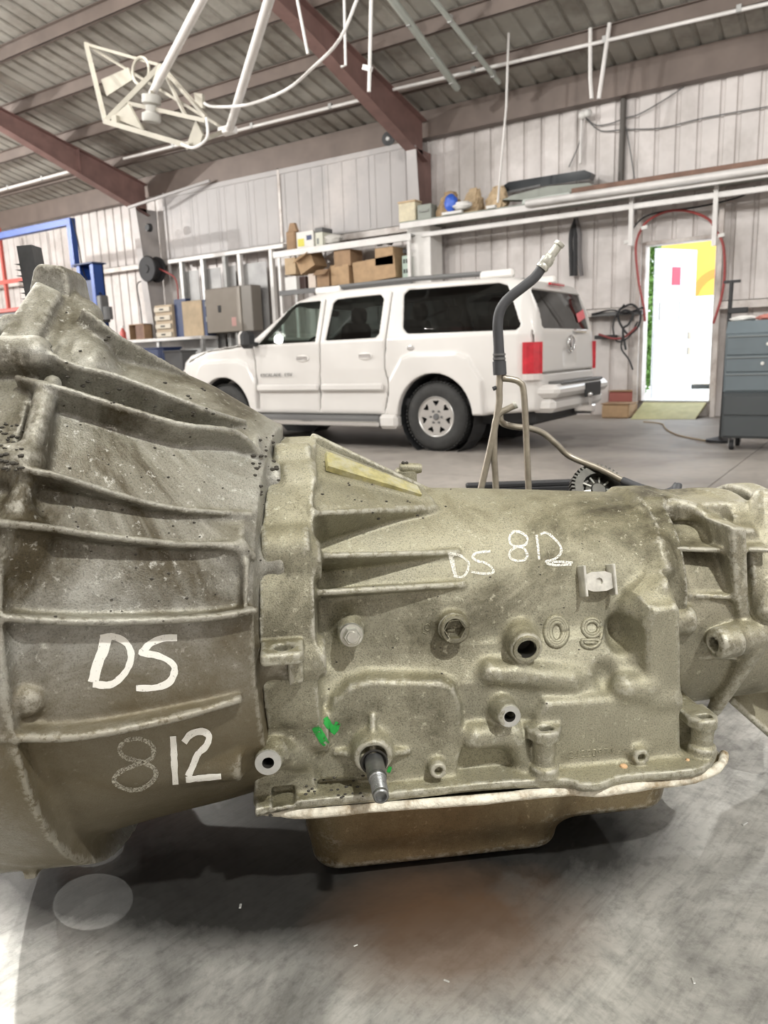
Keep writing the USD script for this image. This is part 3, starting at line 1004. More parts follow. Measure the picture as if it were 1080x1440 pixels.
# rear end: step bumper, plate recess, hitch, wreath emblem
part(car, 'bumper_step', bx(1.10, 1.42, -.84, .84, .60, .74, .05), M_PAINT)
part(car, 'step_pad', bx(1.18, 1.40, -.66, .66, .735, .765, .01), M_GREYP)
part(car, 'bumper_valance', bx(1.08, 1.36, -.80, .80, .44, .60, .05), M_PAINT)
part(car, 'plate_recess', bx(1.415, 1.43, -.02, .50, .56, .72, .005), M_BLACK)
part(car, 'tow_hitch', [bx(1.30, 1.52, -.05, .05, .40, .48, .01), rod((1.47, 0, .46), (1.47, 0, .56), .022), trimesh.creation.icosphere(2, .03).apply_transform(trimesh.transformations.translation_matrix((1.47, 0, .59)))], M_CHROME)
part(car, 'exhaust_pipe', rod((.6, .55, .36), (1.28, .60, .36), .035), M_GREYP)
part(car, 'underbody', bx(-4.1, 1.1, -.70, .70, .30, .46, .03), M_BLACK)
em = [(1.245, .10 * math.cos(a), 1.16 + .085 * math.sin(a)) for a in np.linspace(0, 2 * math.pi, 30)]
part(car, 'wreath_emblem', [tube(em, .012, 8, False), T(prism([(-.045, .05), (.045, .05), (.04, -.01), (0, -.05), (-.04, -.01)], -.008, .008), (1.245, 0, 1.165), rz=math.pi / 2)], M_CHROME, True, label='wreath and shield emblem on the tailgate')
part(car, 'tailgate_handle', bx(1.22, 1.25, .12, .50, 1.285, 1.32, .01), M_CHROME)
part(car, 'brake_light', bx(1.045, 1.08, -.22, .22, 1.80, 1.83, .01), M_REDL)
part(car, 'fuel_flap', T(trimesh.creation.icosphere(2, 1).apply_transform(np.diag([.055, .006, .035, 1])), (-.30, -.958, 1.17)), M_CHROME, True)
tx = meshkit.text_mesh('ESCALADE', .040, .004)
def side_text(t, x0, z0):
    m = meshkit.text_mesh(t, .040, .004); v = np.array(m.vertices)
    m.vertices = np.stack([x0 + v[:, 0] * 1.25, -.980 - v[:, 2], z0 + v[:, 1]], 1)
    return m
part(car, 'badge', side_text('ESCALADE', -2.60, .885), M_GREYP)
part(car, 'badge', side_text('ESV', -2.19, .885), M_GREYP)
# headlamp, grille
for sy in (-1, 1):
    part(car, 'head_lamp', bx(-4.30, -4.12, sy * .50, sy * .80, .82, 1.02, .04), M_LENSW)
part(car, 'grille', bx(-4.335, -4.28, -.46, .46, .72, 1.02, .02), M_CHROME)

# ================================================================== the transmission on the table
TH, TA = math.radians(7.0), math.radians(-0.6)
_ex = np.array([math.cos(TH) * math.cos(TA), math.sin(TH) * math.cos(TA), math.sin(TA)])
_ey = np.cross([0, 0, 1.0], _ex); _ey /= np.linalg.norm(_ey); _ez = np.cross(_ex, _ey)
TM = np.array([_ex, _ey, _ez]); TO = np.array([0, .87, CAM_H - .277])
EYE_T = TM @ (EYE - TO)
TABLE_Z = TO[2] - .2735


def q(u, v, y):
    """the point of the transmission's own frame (x along its axis, y away from the camera, z up) on the upright plane y that the pixel shows"""
    d = TM @ ray(u, v); t = (y - EYE_T[1]) / d[1]
    return EYE_T + t * d


def qz(u, v, z):
    """the same on the level plane z"""
    d = TM @ ray(u, v); t = (z - EYE_T[2]) / d[2]
    return EYE_T + t * d


def hit(field, uv, h=0.0, near=.35, far=1.35):
    """first points on the pixels' rays that lie h off the field's surface (the nearest approach if a ray misses)"""
    D = np.array([TM @ ray(u, v) for u, v in uv])
    t = np.full(len(D), near); best = np.full(len(D), 1e9); tb = t.copy()
    for _ in range(160):
        p = EYE_T + t[:, None] * D
        d = field(p) - h
        b = np.abs(d) < best
        best = np.where(b, np.abs(d), best); tb = np.where(b, t, tb)
        if np.all((d < .0004) | (t >= far)):
            break
        t = np.where(d < .0004, t, np.minimum(t + np.maximum(d * .7, .0002), far))
    return EYE_T + tb[:, None] * D


def grad(field, p, e=.002):
    g = np.stack([field(p + np.eye(3)[k] * e) - field(p - np.eye(3)[k] * e) for k in range(3)], 1)
    return g / np.maximum(np.linalg.norm(g, axis=1, keepdims=True), 1e-9)


def fin(field, uv, hs, t=.0028, root=.012, n=3):
    """a cast rib whose crest runs through the pixels, standing hs off the field's surface"""
    uv = spline(uv, n); hs = np.interp(np.linspace(0, 1, len(uv)), np.linspace(0, 1, len(hs)), hs)
    top = np.array([hit(field, [w], h)[0] for w, h in zip(uv, hs)])
    g = grad(field, top)
    bot = top - g * (hs + root)[:, None]
    tr = []
    for i in range(len(top) - 1):
        tr += [(top[i], top[i + 1], bot[i + 1]), (top[i], bot[i + 1], bot[i])]
    return f_tris(tr, t)


def toward(u, v, y, L):
    """a point and the one L nearer to the camera side along -y"""
    a = q(u, v, y)
    return a, a + np.array([0, -L, 0])


# ---- base shapes
BX = np.array([-.42, -.36, -.305, -.255, -.185, -.12, -.10])
BZ = np.array([.032, .036, .043, .0335, .021, .0055, .003])
BR = np.array([.272, .270, .267, .2495, .228, .2015, .196])


def joint(p):
    return -.112 + .16 * np.clip(p[:, 1], -.25, 0)


def bell_base(p):
    x = p[:, 0]
    r = np.interp(x, BX, BR); zc = np.interp(x, BX, BZ)
    d = (np.hypot(p[:, 1], p[:, 2] - zc) - r) * .86
    return np.maximum(d, np.maximum(x - joint(p) + .0004, -.42 - x))


CX = np.array([-.12, -.07, .05, .09, .19, .29, .33])
CR = np.array([.132, .130, .1245, .1225, .1155, .108, .106])


def case_base(p):
    x = p[:, 0]
    r = np.interp(x, CX, CR)
    d = (np.hypot(p[:, 1], p[:, 2]) - r) * .99
    return np.maximum(d, np.maximum(x - .315, joint(p) - x))


def tail_base(p):
    x = p[:, 0]
    r = np.interp(x, [.29, .33, .36, .44, .62], [.124, .123, .122, .119, .112])
    d = np.hypot(p[:, 1] * 1.16, p[:, 2] + .036) - r
    return np.maximum(d, np.maximum(x - .47, .27 - x))


VOX = .0017
# ---- bell housing ---------------------------------------------------------------------------------------------------
bell = Field(bell_base, (-.43, -.34, -.30), (-.10, .34, .40))
bell.cut((lambda p: np.maximum((np.hypot(p[:, 1], p[:, 2] - np.interp(p[:, 0], BX, BZ)) - np.interp(p[:, 0], BX, BR) + .012) * .86, p[:, 0] - joint(p) + .03), np.array([-.5, -.3, -.3]), np.array([-.14, .3, .36])), .004)
# engine flange, slightly skewed; its rim stands off the cone
def rim(p):
    x = p[:, 0] + .012 - .10 * np.clip(p[:, 1] + .30, 0, .30)
    r = np.hypot(p[:, 1], p[:, 2] - .032)
    return np.maximum(np.abs(r - .270) - .016, np.maximum(x + .318, -.42 - p[:, 0])) * .95
bell.add((rim, np.array([-.42, -.32, -.28]), np.array([-.26, .32, .37])), .010)
for (u0, v0, y, r) in [(42, 500, -.16, .017), (22, 655, -.235, .018)]:
    a = q(u0, v0, y); bell.add(f_capsule(a + [-.09, 0, 0], a + [.004, 0, 0], r), .008)
# top lug of the flange, its slot and the broad sloping ridge that runs down from it
bell.add(f_poly(Polygon([tuple(q(u, v, -.02)[[0, 2]]) for u, v in [(59, 383), (66, 375), (97, 378), (105, 387), (113, 425), (124, 455), (95, 560), (10, 540), (25, 470), (50, 430)]]), 1, -.050, .03, .004), .005)
A0, A1, B0, B1 = q(54, 402, -.058), q(80, 414, -.060), q(6, 476, -.125), q(42, 486, -.130)
dn = np.array([.0, .05, -.05])
bell.add(f_tris([(A0, A1, B1), (A0, B1, B0), (A1, B1, B1 + dn), (A1, B1 + dn, A1 + dn), (A0, B0, B0 + dn), (A0, B0 + dn, A0 + dn)], .004), .004)
bell.cut(f_poly(Polygon([tuple(q(u, v, -.05)[[0, 2]]) for u, v in [(98, 388), (103, 392), (107, 425), (99, 432), (95, 424)]]), 1, -.3, -.035, .001), .003)
bell.add(f_capsule(q(100, 455, -.045), q(75, 485, -.09), .014), .012)
bell.add(f_capsule(q(118, 448, -.035), q(126, 515, -.105), .0185), .018)
a = q(45, 503, -.150); bell.add(f_cyl(a + [-.03, 0, 0], a + [.010, -.005, 0], .0165), .004); bell.cut(f_cyl(a + [-.004, .002, 0], a + [.03, -.014, 0], .009), .001)
a = q(12, 465, -.10); bell.add(f_cyl(a, a + [.008, -.012, .002], .013), .003)
RIBS = [
    ([(118, 436), (140, 452), (165, 472), (205, 495), (262, 527)], [.030, .030, .024, .014, .002], .0022),
    ([(50, 488), (90, 508), (115, 517), (165, 529), (240, 557), (300, 580), (344, 593)], [.022, .026, .028, .028, .026, .022, .004], .0026),
    ([(24, 531), (85, 546), (150, 566), (250, 596), (318, 604), (345, 616), (366, 640)], [.020, .024, .024, .024, .023, .018, .003], .0027),
    ([(34, 660), (80, 668), (150, 690), (240, 714), (352, 724)], [.024, .024, .016, .009, .001], .0026),
    ([(-8, 735), (60, 741), (150, 754), (250, 765), (330, 768), (356, 782)], [.024, .022, .017, .012, .009, .004], .0030),
    ([(-8, 868), (100, 874), (200, 873), (300, 868), (358, 858)], [.012, .012, .012, .013, .014], .0034),
    ([(-8, 1036), (80, 1038), (150, 1030), (250, 1009), (336, 984)], [.014, .014, .013, .011, .006], .0036),
    ([(347, 790), (346, 825), (345, 860)], [.010, .010, .010], .0022),
    ([(74, 540), (62, 575), (44, 640), (30, 690), (20, 740)], [.013, .014, .014, .014, .014], .0075),
    ([(60, 548), (48, 600), (36, 650)], [.016, .016, .016], .0060),
]
for uv, hs, t in RIBS:
    bell.add(fin(bell_base, uv, hs, t), .0045)
# bolt bosses along the rear face, aligned with the axis
for (u, v, r, x0, x1) in [(352, 768, .022, -.225, 0), (374, 630, .020, -.185, 0), (322, 1082, .018, -.22, -.014)]:
    a = hit(bell_base, [(u, v)], .002)[0]
    g = grad(bell_base, a[None])[0]; c = a - g * r * .45
    d = np.array([1, 0, 0]) * 1.0
    x1 = joint(c[None])[0] + x1 - .010
    ctr = lambda x: np.array([x, c[1] * (1 + .25 * (c[0] - x)), c[2] * (1 + .25 * (c[0] - x))])
    bell.add(f_cyl(ctr(x0), np.array([x1, c[1], c[2]]), r * .55, .004, r), .012)
for ang in (60, 120, 150, 180, 210):
    c = np.array([0, math.cos(math.radians(ang)), math.sin(math.radians(ang))]) * .178
    bell.add(f_cyl(c + [-.2, 0, 0], c + [-.116, 0, 0], .012, .004, .020), .012)
# low boss near the left and a raised patch, small pits
a = hit(bell_base, [(38, 985)], .001)[0]; bell.add(f_ell(a, (.013, .010, .012)), .006)
a = hit(bell_base, [(12, 760)], .002)[0]; bell.add(f_ell(a, (.03, .016, .03)), .010)
a = hit(bell_base, [(62, 812)], 0)[0]
# lower flange foot and the access opening in the belly that lets the lamp light through
a = q(45, 1196, -.17); bell.add(f_box(a, (.006, .014, .022), .003), .004)

for (u, v, r) in [(131, 1266, .037), (130, 1190, .033)]:
    d = ray(u, v); c = TM @ (EYE + d * ((TABLE_Z - CAM_H) / d[2]) - TO); l = TM @ (np.array(LAMPS[0][:3]) - TO) - c
    bell.cut(f_cyl(c, c + l / np.linalg.norm(l) * .15, r, .002), .002)
# ---- main case ------------------------------------------------------------------------------------------------------
case = Field(case_base, (-.18, -.245, -.185), (.36, .20, .235))
# front flange
def flange(p):
    r = np.hypot(p[:, 1], p[:, 2])
    return np.maximum(r - .190, np.maximum(p[:, 0] + .079 + .09 * np.clip(-p[:, 1] - .05, -.05, .15), joint(p) - p[:, 0]))
case.add((flange, np.array([-.15, -.19, -.19]), np.array([-.06, .19, .19])), .006)
case.cut((lambda p: np.maximum(np.hypot(p[:, 1], p[:, 2]) - .112, p[:, 0] + .10), np.array([-.14, -.12, -.12]), np.array([-.10, .12, .12])), .002)
for (u, v, r) in [(412, 630, .019), (408, 764, .020)]:
    a = hit(lambda p: np.hypot(p[:, 1], p[:, 2]) - .198, [(u, v)])[0]
    c = a.copy(); c[1:] *= (1 - .0150 / np.linalg.norm(a[1:]))
    case.add(f_cyl(np.array([joint(c[None])[0], c[1], c[2]]), np.array([a[0] + .018, c[1], c[2]]), r, .004), .008)
for ang in (60, 120, 150, 180, 210):
    c = np.array([0, math.cos(math.radians(ang)), math.sin(math.radians(ang))]) * .176
    case.add(f_cyl(c + [-.114, 0, 0], c + [-.082, 0, 0], .019, .004), .008)
# gussets between flange and barrel
def gusset(u1, v1, u0, v0, y0, depth, t):
    b = hit(case_base, [(u1, v1)])[0]; a = q(u0, v0, y0)
    s = a * np.array([1, 0, 0]) + np.array([0, a[1], a[2]]) * (1 - depth / np.hypot(a[1], a[2]))
    return f_tris([(a, b, s), (b, b * np.array([1, .9, .9]), s)], t)
for g in [(612, 715, 442, 722, -.135, .06, .0030), (642, 777, 442, 782, -.155, .055, .0030), (650, 822, 438, 834, -.168, .05, .0032), (470, 676, 443, 682, -.10, .05, .0022), (462, 942, 428, 958, -.170, .05, .0028)]:
    case.add(gusset(*g), .006)
a, b = q(441, 613, -.01), q(604, 690, .0)
case.add(f_tris([(a, b, np.array([a[0], -.01, .10])), (b, np.array([b[0], 0, .10]), np.array([a[0], -.01, .10]))], .0032), .004)
P0, P1, P2, P3 = q(446, 634, -.030), q(588, 690, -.028), q(600, 706, -.048), q(448, 672, -.068)
P4, P5 = hit(case_base, [(604, 716)])[0], q(444, 716, -.118)
case.add(f_tris([(P0, P1, P2), (P0, P2, P3)], .006), .006)
case.add(f_tris([(P3, P2, P4), (P3, P4, P5), (P3 * [1, .5, .9], P5 * [1, .6, .9], P4)], .006), .006)
# skirt over the oil pan
x0, x1 = -.125, .300
def skirt_poly():
    return Polygon([(-.143, -.162), (-.147, -.085), (-.144, -.055), (-.126, -.020), (-.10, .0), (.10, 0), (.145, -.06), (.14, -.162)])
case.add(f_poly(skirt_poly(), 0, x0, .262, .010), .012)
# pan rail
ZR = -.149
edge = [tuple(qz(u, v, ZR)[:2]) for u, v in spline([(358, 1138), (420, 1126), (547, 1115), (680, 1101), (780, 1096), (802, 1097), (817, 1102), (846, 1101), (880, 1090), (976, 1082), (1002, 1068), (1009, 1054)], 3)]
rail = Polygon(edge + [(edge[-1][0] + .002, .13), (edge[-1][0] - .01, .15), (-.125, .15), (edge[0][0], .135)]).buffer(0)
case.add(f_poly(rail, 2, -.160, ZR, .0022), .004)
case.cut(f_poly(Polygon(edge + [(edge[-1][0], -.30), (edge[0][0] - .01, -.30)]).buffer(.0022), 2, -.1615, -.1570, .0005), .001)
case.add(f_poly(Polygon([(.24, -.13), (.325, -.143), (.332, .12), (.24, .13)]), 2, -.16, -.118, .01), .010)
# front lower corner of the case beside the bell: web, tube boss and slot
fw = Polygon([tuple(q(u, v, -.168)[[0, 2]]) for u, v in [(366, 892), (432, 890), (440, 960), (430, 1000), (450, 1140), (357, 1144), (358, 1040), (364, 960)]])
case.add(f_poly(fw, 1, -.160, -.09, .004), .006)
a = q(377, 1073, -.197); b = q(420, 1074, -.150)
case.add(f_capsule(a + [.006, .02, 0], b + [.02, .01, 0], .0165, .012), .008)
case.add(f_cyl(a + [0, .0, 0], a + [0, .03, 0], .0125, .001), .006)
case.cut(f_cyl(a + [0, -.01, 0], a + [0, .02, 0], .0052, .0005), .001)
for sl in [(382, 1112, 415, 1124)]:
    c0, c1 = q(sl[0], sl[1], -.165), q(sl[2], sl[3], -.165)
    case.cut(f_box((c0 + c1) / 2, (abs(c1[0] - c0[0]) / 2, .018, abs(c1[2] - c0[2]) / 2), .003), .003)
# horizontal tab with a hole
c0 = q(397, 920, -.226)
case.add(f_poly(Polygon([(c0[0] - .0195, -.15), (c0[0] - .0195, -.222), (c0[0] - .017, -.226), (c0[0] + .014, -.226), (c0[0] + .0185, -.221), (c0[0] + .0185, -.15)]), 2, c0[2] - .011, c0[2], .002), .003)
case.cut(f_cyl((c0[0] + .001, -.2075, c0[2] - .02), (c0[0] + .001, -.2075, c0[2] + .03), .0085, .0005), .001)
case.add(f_poly(Polygon([(c0[0] + .004, -.15), (c0[0] + .004, -.205), (c0[0] + .0175, -.200), (c0[0] + .0175, -.15)]), 2, c0[2] - .040, c0[2] - .004, .003), .004)
# plateau around the selector shaft
pl = Polygon([tuple(q(u, v, -.158)[[0, 2]]) for u, v in [(448, 1100), (452, 1030), (470, 985), (492, 966), (520, 958), (622, 960), (640, 968), (650, 995), (652, 1050), (640, 1100)]])
case.add(f_poly(pl, 1, -.156, -.12, .006), .008)
a = q(525, 1066, -.176)
case.add(f_cyl(a, a + [0, .03, .003], .0185, .0015), .004)
case.add(f_cyl(a + [0, .006, 0], a + [0, .03, .003], .0185, .0015, .022), .008)
case.cut(f_cyl(a + [0, -.01, 0], a + [0, .012, 0], .0135, .0005), .001)
for (u, v) in [(524, 1008), (474, 1058), (572, 1056)]:
    e = hit(lambda p: -p[:, 1] - .157, [(u, v)])[0]
    case.add(f_tris([(a + [0, .004, 0], e, a + [0, .03, 0])], .0035), .005)
# bosses
def boss(u, v, y, r, L, hole=0, rb=None, tilt=(0, 0, 0), k=.006, hd=.02):
    a = q(u, v, y); b = a + np.array([tilt[0], L, tilt[2]])
    case.add(f_cyl(a, b, r, .0015, rb or r * 1.12), k)
    if hole:
        d = (b - a) / np.linalg.norm(b - a)
        case.cut(f_cyl(a - d * .01, a + d * hd, hole, .0006), .001)
    return a
boss(493, 892, -.142, .0125, .04, 0, .021, (0, 0, .015), .010)
boss(638, 884, -.134, .0155, .04, 0, .018)
boss(741, 913, -.150, .0165, .05, .0095, .021, (0, 0, .006), .008, .03)
boss(717, 1008, -.172, .0120, .05, .0056, .015, (-.006, 0, 0), .008, .02)
case.add(f_capsule(q(668, 1035, -.152), q(715, 1030, -.148), .014), .010)
case.add(f_capsule(q(728, 1040, -.15), q(742, 1080, -.15), .013), .010)
for (u, v) in [(617, 1085), (903, 1066)]:
    boss(u, v, -.171, .0085, .03, .0040, .010, k=.005, hd=.008)
# two pillars on the pan rail with threaded holes in their tops
for (u, v, y, w) in [(766, 1027, -.166, .0175), (989, 1010, -.155, .0165)]:
    c = q(u, v, y); zt = c[2] + .002
    case.add(f_cyl((c[0], y, -.150), (c[0], y, zt), .0105, .002, .0125), .004)
    case.add(f_poly(Polygon([(c[0] - w, y + .03), (c[0] - w, y), (c[0] - w * .6, y - .011), (c[0] + w * .6, y - .011), (c[0] + w, y), (c[0] + w, y + .03)]), 2, zt - .011, zt, .002), .004)
    case.cut(f_box((c[0] + .001, y - .001, zt), (.0072, .0046, .010), .002), .001)
    case.add(f_cyl((c[0], y - .001, -.150), (c[0], y - .001, -.139), .0145, .002), .004)
# skirt step to the right with ledge, tower, pocket
case.add(f_poly(Polygon([tuple(q(u, v, -.160)[[0, 2]]) for u, v in [(758, 1100), (756, 1010), (768, 988), (952, 976), (960, 985), (962, 1090)]]), 1, -.158, -.10, .008), .010)
case.add(f_poly(Polygon([tuple(q(u, v, -.150)[[0, 2]]) for u, v in [(905, 990), (903, 880), (912, 852), (948, 846), (953, 855), (955, 990)]]), 1, -.158, -.05, .007), .012)
case.add(f_poly(Polygon([tuple(q(u, v, -.135)[[0, 2]]) for u, v in [(862, 990), (868, 955), (885, 930), (900, 840), (940, 812), (950, 850), (952, 990)]]), 1, -.140, -.05, .010), .014)
case.add(f_capsule(q(890, 858, -.118), q(915, 838, -.11), .016), .012)
case.cut(f_ell(q(877, 894, -.138), (.0155, .034, .021)), .006)
case.cut(f_ell(q(852, 950, -.146), (.012, .012, .014)), .010)
case.add(f_capsule(q(878, 966, -.152), q(905, 966, -.150), .013), .010)
case.add(f_capsule(q(800, 955, -.142), q(690, 945, -.142), .010), .012)
# ring where the barrel ends, and the lump on top
case.add((lambda p: np.maximum(np.hypot(p[:, 1], p[:, 2]) - .1105, np.maximum(p[:, 0] - .316, .296 - p[:, 0])), np.array([.29, -.12, -.12]), np.array([.32, .12, .12])), .006)
case.add(f_box((.315, .0, .098), (.030, .045, .012), .010), .010)
case.add(f_capsule((.29, -.105, .045), (.29, -.09, .065), .007), .02)
# rear plate below the tail
case.add(f_poly(Polygon([(.29, -.08), (.332, -.145), (.338, .09), (.29, .09)]), 2, -.128, -.112, .004), .006)

# ---- tail (adapter) housing -----------------------------------------------------------------------------------------
tail = Field(tail_base, (.265, -.19, -.245), (.64, .17, .165))
tail.add(f_cyl((.395, 0, -.002), (.425, 0, -.002), .108, .004), .006)
tail.add(f_cyl((.435, 0, -.002), (.462, 0, -.002), .114, .004), .006)
tail.add((lambda p: np.maximum(np.hypot(p[:, 1], p[:, 2] + .01) - np.interp(p[:, 0], [.46, .5, .62], [.095, .102, .098]), np.maximum(p[:, 0] - .62, .45 - p[:, 0])), np.array([.45, -.11, -.12]), np.array([.63, .11, .1])), .006)
for (u1, v1, u0, v0, y0) in [(906, 770, 1030, 775, -.098), (940, 836, 1038, 840, -.106), (955, 921, 1030, 924, -.108), (1040, 772, 1085, 774, -.112)]:
    a, b = q(u1, v1, y0 + .012), q(u0, v0, y0)
    z = np.array([0, .05, 0])
    tail.add(f_tris([(a, b, b + z), (a, b + z, a + z)], .0028), .005)
# upper shield with a hole
a, b, c, d = q(902, 700, -.03), q(960, 708, -.045), q(1006, 733, -.06), q(1024, 764, -.085)
tail.add(f_tris([(a, b, a * [1, 0, .8]), (b, c, b * [1, 0, .8]), (b, a * [1, 0, .8], b * [1, 0, .8]), (c, b * [1, 0, .8], c * [1, 0, .8]), (c, d, c * [1, .2, .8])], .004), .006)
tail.add(f_poly(Polygon([tuple(q(u, v, -.06)[[0, 2]]) for u, v in [(1002, 732), (1046, 738), (1052, 770), (1000, 768)]]), 1, -.085, .02, .005), .006)
tail.cut(f_cyl(q(996, 746, -.12), q(996, 746, -.05), .0055, .0005), .001)
tail.add(f_box((.36, .0, .092), (.06, .05, .010), .006), .010)
# front bump, ear and struts
a = q(966, 871, -.104); tail.add(f_cyl(a + [-.06, 0, 0], a + [.006, 0, 0], .0165, .007), .006)
a = q(1012, 903, -.122); tail.add(f_capsule(a + [.004, 0, .0], a + [.05, .012, .002], .0175), .006); tail.add(f_cyl(a + [-.007, -.002, 0], a + [.02, 0, 0], .0165, .002), .004)
tail.cut(f_cyl(a + [-.03, -.006, -.001], a + [.004, -.003, 0], .0075, .001), .001)
tail.add(f_poly(Polygon([tuple(q(u, v, -.105)[[0, 2]]) for u, v in [(1022, 738), (1046, 742), (1050, 868), (1036, 872), (1028, 830)]]), 1, -.112, -.03, .004), .008)
tail.add(f_capsule(q(1056, 912, -.112), q(1004, 998, -.07), .013, .008), .008)
tail.add(f_capsule(q(1072, 700, -.05), q(1080, 860, -.118), .012), .008)
a = [q(1030, 986, -.03), q(1057, 957, .05), q(1105, 1000, .03), q(1105, 1052, -.05)]
tail.add(f_tris([(a[0], a[1], a[2]), (a[0], a[2], a[3])], .0045), .004)
tail.add(f_tris([(a[1], a[2], a[1] + [0, 0, .07]), (a[2], a[2] + [0, 0, .07], a[1] + [0, 0, .07])], .005), .006)

# ---- sump pan --------------------------------------------------------------------------------------------------------
pan = Field(lambda p: np.full(len(p), 1.0, np.float32), (-.16, -.19, -.285), (.36, .18, -.150))
deep = Polygon([(-.112, -.138), (.185, -.138), (.185, .12), (-.112, .12)])
shal = Polygon([(-.10, -.134), (.275, -.130), (.285, .12), (-.10, .12)])
def taper(poly_c, h, z0, z1, ins, rnd):
    c = np.array([poly_c[0], poly_c[1]])
    def f(p):
        t = np.clip((z1 - p[:, 2]) / (z1 - z0), 0, 1)
        e = np.abs(p[:, :2] - c) - (np.array(h) - ins * t[:, None]) + rnd
        d = np.linalg.norm(np.maximum(e, 0), axis=1) + np.minimum(e.max(1), 0) - rnd
        dz = np.abs(p[:, 2] - (z0 + z1) / 2) - (z1 - z0) / 2
        w = np.stack([d + .012, dz + .012], 1)
        return np.linalg.norm(np.maximum(w, 0), axis=1) + np.minimum(w.max(1), 0) - .012
    return f, np.array([c[0] - h[0], c[1] - h[1], z0]), np.array([c[0] + h[0], c[1] + h[1], z1])
pan.add(taper((.035, -.008), (.150, .137), -.266, -.150, .014, .03), .004)
pan.add(taper((.100, -.008), (.205, .137), -.229, -.150, .010, .03), .022)
pan.add(f_box((.10, 0, -.15), (.4, .4, .0), .0), .001)
pan.cut(f_box((.10, 0, -.14), (.6, .6, .026), .0), .001)
lipe = [tuple(qz(u, v, -.168)[:2]) for u, v in spline([(374, 1143), (383, 1144), (440, 1147), (540, 1138), (680, 1128), (791, 1116), (843, 1118), (880, 1112), (976, 1098), (1012, 1081), (1019, 1064)], 3)]
lip = Polygon(lipe + [(lipe[-1][0] + .002, .13), (lipe[-1][0] - .012, .155), (-.125, .155), (lipe[0][0] - .004, .135)]).buffer(0)
pan.add(f_poly(lip, 2, -.1715, -.1675, .0015), .003)

print('fields ready')


def cast(name, base, dust, dark, dk=.5, speck=.4, rough=.5, metal=.4, bump=.4, bare=(.56, .545, .47), wearing=.55, stain=None):
    """STAIN: (centre, reach, colour) of an oil stain"""
    return _cast(name, base, dust, dark, dk, speck, rough, metal, bump, bare, wearing, stain)


